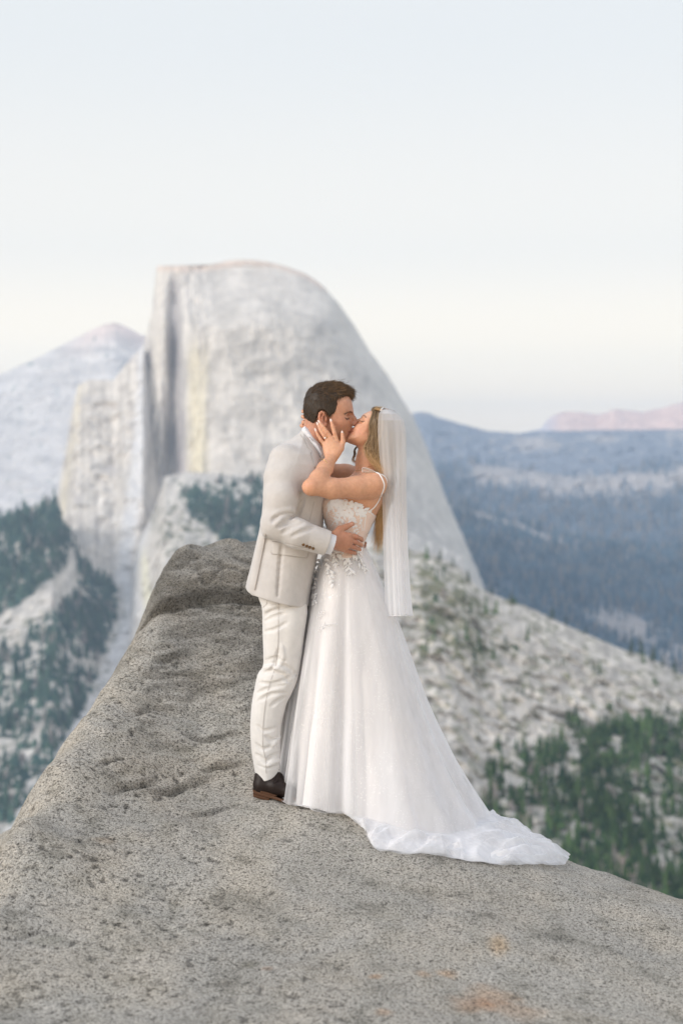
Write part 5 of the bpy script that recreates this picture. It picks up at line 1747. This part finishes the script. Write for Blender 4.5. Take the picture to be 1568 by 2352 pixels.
for a, b, an, ln, wd in [(x[0], x[1], x[2], x[3] * 1.2, x[4] * 1.15) for x in LEAVES]:
    pv = leaf(a, b, an, ln, wd)
    try:
        v_, f_ = patch(pv, vb, .0006, .0034, .0026, .0, back=-.0030)
        if len(v_) > 7:
            link('lace_leaf', new_mesh('lace_leaf', v_, f_), M_lace, parent=bod)
    except Exception:
        pass
def ribbon_tube(path, r_, name, par, m_=None, vol=None, lift=.0, n=20):
    q = on_path(path, vol, lift, n=n) if vol is not None else spline(np.array(path), n)
    v_, f_ = tube(q, r_, 6)
    return link(name, new_mesh(name, v_, f_), m_ or M_lace, parent=par)
for p_ in ([(935, 1190), (940, 1240), (948, 1290), (955, 1330)], [(985, 1200), (975, 1260), (968, 1330)], [(1040, 1225), (1010, 1300), (985, 1370)], [(830, 1080), (790, 1150), (740, 1230), (690, 1300)],
           [(880, 1105), (950, 1148), (1015, 1176), (1052, 1212)], [(660, 1070), (740, 1064), (830, 1078), (880, 1106)], [(700, 1075), (680, 1130), (665, 1200), (660, 1280)], [(850, 1120), (862, 1180), (884, 1235)]):
    ribbon_tube([A(a, b) for a, b in p_], .0024, 'boning', bod, vol=vb, lift=.003)
# hooks and pearls up the back edge, pearls over the net
pr = []
for i in range(9):
    q = resolve(A(1046 - 11 * i, 1222 + 27 * i), vb, .001)
    q = A(1052 - 11 * i, 1222 + 27 * i, -.03)
    v_ = Vol(q - .008, q + .008, .0016); v_.ell(q, (.0042, .0042, .0042), .001); v2, f2 = v_.mesh()
    link('pearl_button', new_mesh('pearl_button', v2, f2), M_lace, parent=bod)
beads = []
for i in range(260):
    a, b = lr.uniform(645, 1010), lr.uniform(1085, 1400)
    if lr.uniform() < .5: a, b = lr.normal(720, 40), lr.normal(1220, 60)
    q = resolve(A(a, b), vb, .004)
    if abs(q[1]) < .3 and not np.isnan(q).any(): beads.append(q)
oct_v = np.array([[1, 0, 0], [-1, 0, 0], [0, 1, 0], [0, -1, 0], [0, 0, 1], [0, 0, -1]]) * .0020
oct_f = np.array([[0, 2, 4], [2, 1, 4], [1, 3, 4], [3, 0, 4], [2, 0, 5], [1, 2, 5], [3, 1, 5], [0, 3, 5]])
bv_, bf_ = merge([(oct_v + q, [oct_f]) for q in beads])
link('beading', new_mesh('beading', bv_, bf_, smooth=False), M_lace, parent=bod, kind='stuff')
# straps and bow
ribbon_tube([A(1012, 1168, -.12), A(1050, 1140, -.12), A(1085, 1090, -.11), A(1112, 1030, -.10), A(1132, 975, -.09), A(1128, 930, -.10), A(1095, 868, -.13), A(1060, 850, -.14)], .0030, 'strap', bod, M_ribbon, vw, .001, 30)
ribbon_tube([A(900, 862, .09), A(930, 830, .10), A(980, 820, .09)], .003, 'strap', bod, M_ribbon)
bq = [A(1066, 856, -.155), A(1030, 838, -.168), A(990, 824, -.172), A(958, 822, -.168), A(950, 832, -.164), A(962, 846, -.162), A(1005, 850, -.162), A(1066, 856, -.160), A(1100, 868, -.158)]
q = spline(np.array(bq), 40)
rib = np.concatenate([q + np.array([0, -.003, .0042]), q + np.array([0, .003, -.0042]), q + np.array([0, .0045, -.003]), q + np.array([0, -.0015, .0052])])
link('bow', new_mesh('shoulder_bow', rib, np.concatenate([grid_faces(40, 4), np.array([[i, i + 1, 120 + i + 1, 120 + i] for i in range(39)])])), M_ribbon, parent=bod)
q = [A(1095, 866, -.158), A(1130, 880, -.15), A(1150, 905, -.13), A(1152, 940, -.12), A(1140, 950, -.12)]
ribbon_tube(q, .0035, 'bow_tail', bod, M_ribbon)

# skirt
wc = A(833, 1492, 0)
HEM = [(.935, -.03), (.905, -.17), (.80, -.36), (.665, -.50), (.50, -.55), (.40, -.53), (.265, -.56), (.135, -.52), (.085, -.36), (.01, -.24), (-.05, -.27), (-.115, -.25), (-.20, -.20), (-.255, -.06), (-.262, .10), (-.22, .30), (-.05, .46), (.25, .52), (.55, .42), (.82, .24), (.95, .10)]
CON = [(.585, .0), (.56, -.15), (.52, -.28), (.44, -.37), (.36, -.39), (.29, -.38), (.20, -.36), (.10, -.32), (.05, -.28), (.0, -.235), (-.06, -.262), (-.12, -.242), (-.195, -.19), (-.245, -.055), (-.252, .095), (-.21, .29), (-.05, .44), (.22, .49), (.46, .38), (.54, .20), (.58, .09)]
def closed(p, n): return smooth_poly(np.array([(a, b) for a, b in p], float), n)
NT, NV = 720, 190
def skirt(name, m_, grow, lift, seedv, folds, par, shrink=0.0, wob=1.0, top=0.0):
    hem, con = closed(HEM, NT), closed(CON, NT)
    cx_ = np.array([wc[0] + .12, 0])
    con = cx_ + (con - cx_) * (1 - shrink); hem = cx_ + (hem - cx_) * (1 - shrink * .8)
    th = np.unwrap(np.arctan2(con[:, 1], con[:, 0] - wc[0]))
    ths = np.linspace(0, 2 * np.pi, NT, endpoint=False)
    wx, wy = wc[0] + (.074 + grow * .3) * np.cos(th), (.112 + grow * .3) * np.sin(th)
    v = np.linspace(0, 1, NV)[:, None]
    vc = .74                                      # where the cloth reaches the rock
    s = np.clip(v / vc, 0, 1)
    # shape of fall: nearly straight, a little full over the hips
    back = sstep(-.3, .9, np.cos(th))[None]
    out = s**(1.0) * (1 + .0 * s)
    frw = sstep(.1, -.9, np.cos(th))[None]
    sp_ = np.maximum(s, 1e-6) ** (1 - .40 * frw)
    out = (sp_ + .10 * (1 - frw) * np.sin(np.pi * s) * (1 - .9 * back)) - .075 * np.sin(np.pi * s) * back + .035 * np.sin(2 * np.pi * s) * back
    X = wx[None] * (1 - out) + con[:, 0][None] * out
    Y = wy[None] * (1 - out) + con[:, 1][None] * out
    g = np.clip((v - vc) / (1 - vc), 0, 1)
    X = X + (hem[:, 0] - con[:, 0])[None] * g
    Y = Y + (hem[:, 1] - con[:, 1])[None] * g
    zc = rock_z(con[:, 0], con[:, 1])[None] + .0
    run = np.hypot(hem[:, 0] - con[:, 0], hem[:, 1] - con[:, 1])[None]
    ztop = wc[2] + top
    # height over the rock on the run of the train
    zr = rock_z(X, Y)
    fluff = (.034 * np.clip(run / .3, 0, 1)) * (1 - g)**.7 + .006
    za = ztop * (1 - s) + (zc + fluff[0:1]) * s
    Z = np.where(v < vc, za, zr + fluff)
    # blend the knee
    kb = sstep(vc - .10, vc, v) * np.ones_like(X)
    # folds hanging from the waist
    amp = (s**1.3) * .030 * wob
    ph = th[None] + .10 * (perlin(np.stack([v * 2.0 + 0 * X, ths[None] * 1.2 + 0 * X, 0 * X + seedv], -1)))
    F_ = 0
    for k_, w_, p_ in folds:
        F_ = F_ + w_ * np.sin(k_ * ph + p_)
    nxy = np.stack([np.cos(th), np.sin(th)], -1)[None]
    fal = (1 - .75 * g)
    fd = amp * F_ * fal
    # soft local buckles
    pb = np.stack([X, Y, Z], -1)
    fd = fd + .010 * wob * s * fbm(pb * np.array([1, 1, .35]) + seedv, 5.0, 3) * fal
    X2 = X + nxy[..., 0] * (fd + grow * s)
    Y2 = Y + nxy[..., 1] * (fd + grow * s)
    # rumples of the train
    q = np.stack([X * 1.0, Y * 1.0, 0 * X + seedv], -1)
    wr = np.array([[.55, -.83, 0], [.83, .55, 0], [0, 0, 1]])
    qr = q @ wr
    wx_ = qr[..., 0]; wy_ = qr[..., 1]
    wp = perlin(np.stack([wx_ * 1.6, wy_ * 2.6, 0 * wx_ + seedv], -1)) * 1.5
    u1 = np.sin(wy_ * 27 + wx_ * 3.5 + 2.6 * wp + seedv) * .5 + .5
    u2 = np.sin(wy_ * 50 - wx_ * 7 + 3.4 * wp + 2 * seedv) * .5 + .5
    rum = (1 - np.abs(2 * u1 - 1)**1.3) * (.45 + .55 * sstep(-.5, .6, perlin(q * 3.1 + 3)))
    rum2 = (1 - np.abs(2 * u2 - 1)) * sstep(-.3, .6, perlin(q * 4.3 + 9))
    tr_ = (1 / max(wob, .01)) * sstep(0, .30, g) * np.clip(run / .14, 0, 1)
    edge = 1 - .75 * sstep(.85, 1, g)
    Z2 = Z + tr_ * (.036 * rum + .018 * rum2 + .010 * (fbm(q + seedv, 7.0, 3, ridged=True)) - .016) * edge * wob + lift
    zr2 = rock_z(X2, Y2)
    Z2 = np.maximum(Z2, zr2 + .004 + lift)
    X2 = X2 + tr_ * .012 * perlin(q * 14); Y2 = Y2 + tr_ * .012 * perlin(q * 14 + 8)
    V = np.stack([X2, Y2, Z2], -1)
    F = grid_faces(NT, NV, wrap=True)[:, ::-1]
    return link(name, new_mesh(name, V.reshape(-1, 3), F), m_, parent=par), V
gown, GV = skirt('skirt', M_satin, 0.0, .0, 2.0, ((3, .45, 1.1), (5, .42, .4), (9, .22, 1.9), (14, .10, 4.1)), bride, shrink=.065, wob=1.35)
o_, TV1 = skirt('tulle_layer', M_tulle2, .012, .004, 6.0, ((4, .42, 2.4), (7, .36, 1.4), (11, .30, .2), (19, .20, 3.1)), gown, shrink=.025, wob=1.45, top=.004)
o_, TV2 = skirt('glitter_layer', M_tulle, .022, .008, 9.0, ((3, .36, .5), (8, .36, 3.0), (13, .30, 2.0), (23, .20, 5.1)), gown, shrink=-.012, wob=1.5, top=.007)

# lace sprays down the front of the skirt: surface sampled from the outer layer
class Shell:
    def __init__(s, V, lift=0.0):
        m = (V[..., 1] < .12)
        P_ = V[m]
        s.x, s.z, s.y = P_[:, 0], P_[:, 2], P_[:, 1]
        s.gx = np.arange(-.5, .6, .012); s.gz = np.arange(.2, 1.25, .012)
        g = np.full((len(s.gx), len(s.gz)), np.nan)
        i = np.round((s.x + .5) / .012).astype(int); k = np.round((s.z - .2) / .012).astype(int)
        ok = (i >= 0) & (i < len(s.gx)) & (k >= 0) & (k < len(s.gz))
        g = np.full((len(s.gx), len(s.gz)), 9.0)
        np.minimum.at(g, (i[ok], k[ok]), s.y[ok])
        g[g > 8] = np.nan
        for _ in range(3):
            nb = np.stack([np.roll(g, a, b) for a, b in ((1, 0), (-1, 0), (1, 1), (-1, 1))])
            with np.errstate(all='ignore'):
                f_ = np.nanmean(nb, 0)
            g = np.where(np.isnan(g), f_, g)
        s.g = g
    def front(s, x, z):
        x, z = np.asarray(x, float), np.asarray(z, float)
        u = np.clip((x + .5) / .012, 0, len(s.gx) - 1.01); w = np.clip((z - .2) / .012, 0, len(s.gz) - 1.01)
        i, k = u.astype(int), w.astype(int); fu, fw = u - i, w - k
        g = s.g
        return (g[i, k] * (1 - fu) + g[i + 1, k] * fu) * (1 - fw) + (g[i, k + 1] * (1 - fu) + g[i + 1, k + 1] * fu) * fw
import warnings
warnings.filterwarnings('ignore')
sh = Shell(TV2)
LEAVES = []
spray([(700, 1500), (760, 1520), (830, 1530), (900, 1520), (960, 1500)], 9, 40, 13, 70)
spray([(660, 1560), (670, 1620), (690, 1680), (700, 1740), (715, 1790)], 7, 36, 12, 40)
spray([(800, 1540), (830, 1590), (850, 1640), (870, 1690)], 5, 40, 13, 45)
spray([(740, 1530), (735, 1580), (750, 1630)], 3, 36, 11, 45)
spray([(900, 1540), (930, 1580), (960, 1620), (990, 1680)], 5, 34, 9, 40)
spray([(600, 1560), (580, 1620), (560, 1700), (552, 1760), (548, 1830)], 6, 34, 12, 45)
spray([(548, 1850), (556, 1900), (566, 1950)], 4, 26, 12, 70)
spray([(590, 2050), (620, 2010), (650, 1980)], 3, 20, 5, 50)
spray([(600, 2150), (640, 2120), (660, 2090)], 3, 20, 5, 50)
for a, b, an, ln, wd in [(x[0] + lr.normal() * 5, x[1] + lr.normal() * 5, x[2] + lr.normal() * 14, x[3] * lr.uniform(.8, 1.4), x[4] * lr.uniform(.5, .9)) for x in LEAVES for _ in (0, 1)]:
    pv = leaf(a, b, an, ln, wd)
    try:
        v_, f_ = patch(pv, sh, .0005, .0022, .0028, .0, back=-.0018)
        if len(v_) > 7 and not np.isnan(v_).any():
            link('lace_leaf', new_mesh('lace_leaf', v_, f_), M_lace, parent=gown)
    except Exception:
        pass

# ---- hair: falls from the crown behind the near cheek, down the back, lighter towards the ends
r = np.random.default_rng(21)
guides = [  # near side curtain, front to back
    [B(1095, 478, -.030), B(1100, 560, -.066), B(1080, 660, -.074), B(1068, 780, -.070), B(1050, 880, -.062), B(1040, 980, -.055), B(1090, 1120, -.080), B(1150, 1230, -.10), B(1215, 1300, -.11)],
    [B(1130, 468, -.030), B(1130, 560, -.070), B(1105, 680, -.080), B(1088, 800, -.078), B(1075, 900, -.072), B(1075, 1010, -.070), B(1130, 1150, -.085), B(1195, 1260, -.10), A(1118, 900, -.10)],
    [B(1165, 470, -.030), B(1165, 560, -.074), B(1140, 700, -.086), B(1120, 840, -.085), B(1120, 980, -.080), B(1140, 1100, -.085), B(1190, 1220, -.095), A(1125, 880, -.09), A(1150, 980, -.06)],
    [B(1200, 480, -.030), B(1205, 570, -.076), B(1180, 720, -.090), B(1165, 880, -.088), B(1175, 1030, -.080), B(1205, 1180, -.080), A(1140, 880, -.07), A(1150, 1000, -.05), A(1120, 1200, -.04)],
    [B(1240, 490, -.028), B(1260, 590, -.074), B(1250, 740, -.088), B(1225, 900, -.085), B(1230, 1080, -.075), A(1145, 840, -.06), A(1155, 1000, -.04), A(1120, 1180, -.03), A(1085, 1350, -.03)],
    [B(1300, 500, -.024), B(1340, 600, -.066), B(1340, 760, -.078), B(1310, 920, -.072), B(1290, 1100, -.060), A(1165, 880, -.04), A(1150, 1080, -.02), A(1110, 1270, -.02), A(1070, 1450, -.02)],
    [B(1350, 520, -.016), B(1410, 640, -.050), B(1420, 800, -.058), B(1380, 960, -.052), B(1330, 1120, -.045), A(1160, 900, -.03), A(1135, 1120, -.01), A(1100, 1330, -.01), A(1075, 1540, -.02)],
    [B(1370, 530, .0), B(1450, 680, -.020), B(1450, 840, -.025), B(1400, 1000, -.025), A(1180, 840, -.02), A(1155, 1000, .0), A(1120, 1200, .0), A(1080, 1400, .0), A(1060, 1590, -.01)],
    [B(1360, 520, .02), B(1440, 680, .03), B(1440, 860, .03), B(1380, 1020, .02), A(1170, 860, .02), A(1150, 1010, .02), A(1110, 1200, .01), A(1065, 1380, .01), A(1040, 1500, .0)],
    [B(1300, 500, .04), B(1340, 640, .065), B(1350, 820, .07), B(1330, 1000, .06), A(1150, 860, .05), A(1140, 1010, .04), A(1100, 1190, .03), A(1060, 1350, .02), A(1035, 1440, .01)],
    [B(1200, 480, .05), B(1200, 600, .078), B(1170, 760, .08), B(1150, 920, .075), B(1160, 1100, .07), A(1130, 880, .07), A(1130, 1020, .05), A(1090, 1200, .04), A(1060, 1340, .03)],
    [B(1110, 480, .04), B(1110, 600, .070), B(1080, 740, .072), B(1050, 900, .066), B(1060, 1060, .07), A(1090, 860, .09), A(1120, 1000, .07), A(1090, 1180, .05), A(1060, 1300, .04)]]
guides = np.array([spline(np.array(g), 22) for g in guides])
guides[:, :, 1] *= .90
lines, rads, cols_ = [], [], []
tt = np.linspace(0, 1, 22)
ROOT, MID, TIP, HI = np.array([.060, .034, .016]), np.array([.18, .098, .040]), np.array([.70, .42, .18]), np.array([.66, .48, .29])
def add_lock(g, n, spread0, spread1, wmin=.0006, wmax=.0013, light=.0, i=0, wav=1.0):
    for _ in range(n):
        o0 = r.normal(size=3) * spread0; o1 = r.normal(size=3) * spread1
        o0[1] = -abs(o0[1]) * .4 + .2 * o0[1]
        ph, am = r.normal(0, .7) + 2.2 * i, r.uniform(.002, .008)
        q = g + o0[None] * (1 - tt)[:, None] + o1[None] * tt[:, None]
        q = q + ((.0095 * tt**.6) * np.sin(13.5 * tt + .9 * i + 2.0))[:, None] * np.array([1, .4, 0]) * wav
        q = q + (am * tt * np.sin(9 * tt + ph))[:, None] * np.array([1, .5, 0])
        L_ = r.uniform(.82, 1.0)
        q = spline(q[:max(4, int(22 * L_))], 22)
        lines.append(q); rads.append(r.uniform(wmin, wmax))
        h = min(1, r.uniform(0, 1)**2.2 + light) 
        base = ROOT[None] * (1 - tt)[:, None] + MID[None] * tt[:, None]
        gold = sstep(.50, .95, tt + r.uniform(-.12, .12))[:, None]
        c = base * (1 - gold) + TIP[None] * gold
        c = c * (1 - h * .85) + HI[None] * (h * .85) * (.6 + .6 * tt[:, None])
        cols_.append(c * r.uniform(.75, 1.25))
for i in range(len(guides) - 1):
    for _ in range(400 if i < 8 else 150):
        f = r.uniform(0, 1)
        g = guides[i] * (1 - f) + guides[i + 1] * f
        add_lock(g, 1, .0030, .010, light=(.30 if (i < 2 and r.uniform() < .5) else 0) + .35 * float(np.sin(f * 19 + i * 2.3) > .45), i=i)
# forehead hairline combed back
for _ in range(420):
    f = r.uniform(0, 1)
    p0 = B(1085 + 30 * f, 500 - 20 * f, -.045 * (1 - f * .2) * r.uniform(.1, 1))
    g = spline(np.array([p0, p0 + np.array([.014, -.006, .004]), B(1160, 474, -.060 * r.uniform(.2, 1)), B(1200, 520, -.070 * r.uniform(.5, 1))]), 22)
    add_lock(g, 1, .002, .003, light=.15)
# loose strand at the throat and a few flyaways
for _ in range(34):
    g = spline(np.array([B(960, 905, .05), B(885, 975, .045), B(852, 1040, .04), B(862, 1110, .04), B(890, 1180, .04), B(900, 1230, .04)]), 22)
    add_lock(g, 1, .0020, .005, .0005, .0009)
for _ in range(22):
    g = spline(np.array([B(1090, 780, -.072), B(1060, 900, -.072), B(1010, 970, -.066), B(985, 1000, -.060)]), 22)
    add_lock(g, 1, .002, .003, .0005, .0008, light=.4)
for _ in range(70):
    i = r.integers(0, 8); g = guides[i].copy()
    a_, b_ = sorted(r.integers(0, 21, 2)); b_ = max(b_, a_ + 4)
    q = spline(g[a_:min(22, b_ + 1)], 22) if b_ - a_ >= 3 and min(22, b_ + 1) - a_ >= 3 else g
    q = q + r.normal(size=3)[None] * .004 + (np.sin(np.linspace(0, np.pi, 22)) * r.uniform(.004, .018))[:, None] * np.array([-.8 if r.uniform() < .75 else .6, -.4, r.normal() * .3])[None]
    lines.append(q); rads.append(.00045); cols_.append(np.tile(HI * r.uniform(.6, 1.1), (22, 1)))
for _ in range(26):
    p0 = B(r.uniform(1090, 1230), 478, r.uniform(-.04, .03)); d = np.array([r.uniform(-.6, .9), 0, 1.0]) * r.uniform(.008, .018)
    lines.append(spline(np.array([p0, p0 + d * .6, p0 + d + np.array([.012, 0, -.003])]), 22)); rads.append(.0004); cols_.append(np.tile(HI * .8, (22, 1)))
# radial cap so that no scalp shows
vh = Vol([.02, -.12, 1.48], [.24, .12, 1.80], .003)
vh.inflate(smooth_poly(xz(B, (1092, 486), (1140, 466), (1200, 466), (1290, 488), (1380, 540), (1440, 640), (1450, 760), (1420, 900), (1370, 1040), (1300, 1180), (1200, 1200), (1160, 1050), (1120, 950), (1090, 850), (1080, 740), (1100, 640), (1104, 560))), .082, .055, 0, .006, n=2.1)
hv2_, hf2_ = vh.mesh()
hcc = np.tile(ROOT * 1.1, (len(hv2_), 1))
vk2 = Vol([.08, -.14, .98], [.24, .14, 1.50], .004)
vk2.chain([A(1120, 760), A(1150, 900), A(1145, 1050), A(1110, 1220), A(1085, 1360)], [.045, .040, .032, .022, .010], .02, fy=1.4)
kv2, kf2 = vk2.mesh()
kt = sstep(A(0, 1000)[2], A(0, 1350)[2], kv2[:, 2])[:, None]
kc = ROOT * (1 - kt) + (TIP * .7) * kt
SV, SF, SC = strands(lines, rads, cols_, 22)
V_, F_ = merge([(SV, [SF]), (hv2_, [hf2_]), (kv2, [kf2])])
link('hair', new_mesh('bride_hair', V_, F_, cols=np.vstack([SC, hcc, kc])), M_hair_w, parent=bride)

# ---- veil: gathered at the crown, hanging in long pleats down the back
def veil(name, seedv, grow, par):
    NP, NR = 260, 120
    ph = np.linspace(-1, 1, NP)[None]                      # -1 near edge, +1 far edge
    t = np.linspace(0, 1, NR)[:, None]
    # levels, in closest sheet units then converted: centre line x, half width in x, half depth in y
    lev = [  # (py, left edge px, right edge px, half depth)
        (940, 882, 892, .030), (942, 875, 902, .070), (950, 870, 915, .100), (965, 868, 926, .116), (990, 867, 932, .122), (1040, 870, 933, .122), (1100, 876, 933, .118), (1200, 879, 935, .112), (1280, 880, 938, .110), (1350, 882, 942, .125), (1414, 884, 947.5, .135)]
    a = np.array(lev, float)
    py = np.concatenate([np.linspace(940, 965, 26), np.linspace(967, 1414, NR - 26)])[:, None]
    xl, xr, dy = [np.interp(py, a[:, 0], a[:, k]) for k in (1, 2, 3)]
    ang = ph * np.radians(128)
    wq = np.stack([ph * 2.2 + 0 * py, py * .0016 + 0 * ph, 0 * py + seedv + 0 * ph], -1)
    pw_ = ph * 5 + 1.9 * perlin(wq)
    pleat = .0052 * np.sin(pw_ * 2.1) + .0040 * np.sin(pw_ * 3.7 + 1.3 + seedv) + .0026 * perlin(np.stack([ph * 9 + 0 * py, py * .002 + 0 * ph, 0 * py + 0 * ph + seedv], -1)) * 2 + .006 * np.sin(ph * 7 + seedv)
    pl_a = .62 * sstep(940, 1010, py) * (.55 + .75 * sstep(1000, 1400, py))
    k = D / FPX
    xc, xh = (xl + xr) / 2, (xr - xl) / 2
    c, s_ = np.cos(ang), np.sin(ang)
    cmin = math.cos(math.radians(128))
    un = (c - cmin) / (1 - cmin) * 2 - 1                     # -1 at edges .. +1 at the back
    PXv = xc + xh * un
    Y = dy * s_ / 1.0
    X = (PXv - CX) * (D + Y) / FPX
    X = X + pleat * pl_a * (.4 + .6 * np.abs(s_)) * .35
    Y = Y + pleat * pl_a * 1.6 + .002 * np.sin(ph * 17 + seedv) 
    Z = EYE - (py - HY) * (D + Y) / FPX
    Z = Z - 0 * X
    X = X - .03 * (np.abs(ph) > 2)
    V = np.stack([X + grow * c, Y + grow * s_, Z], -1)
    V[..., 0] += .004 * fbm(V * np.array([1, 1, .2]) + seedv, 9, 2) * sstep(960, 1100, py)
    return V, grid_faces(NP, NR)
v1, f1 = veil('v', 2.0, .0, None)
vl = link('veil', new_mesh('veil', v1.reshape(-1, 3), f1), M_veil, parent=bride)
v2, f2 = veil('v', 7.7, -.006, None)
v2 = v2[:, 12:-12]
link('veil_layer', new_mesh('veil_inner', v2.reshape(-1, 3), grid_faces(v2.shape[1], v2.shape[0])), M_veil, parent=vl)
# lettuce-edged hem and bound edges
hemp = v1[-1][::2] + np.array([0, 0, .0015]) * np.sin(np.arange(len(v1[-1][::2])) * 1.9)[:, None]
tv, tf_ = tube(hemp, .0014, 4)
link('hem', new_mesh('veil_hem', tv, tf_), M_lace, parent=vl)
cb = tube(spline(np.array([B(1195, 500, -.06), B(1215, 478, -.035), B(1225, 470, 0), B(1215, 478, .035), B(1195, 500, .06)]), 24), .0045, 6)
link('comb', new_mesh('veil_comb', *cb), M_lace, parent=vl)
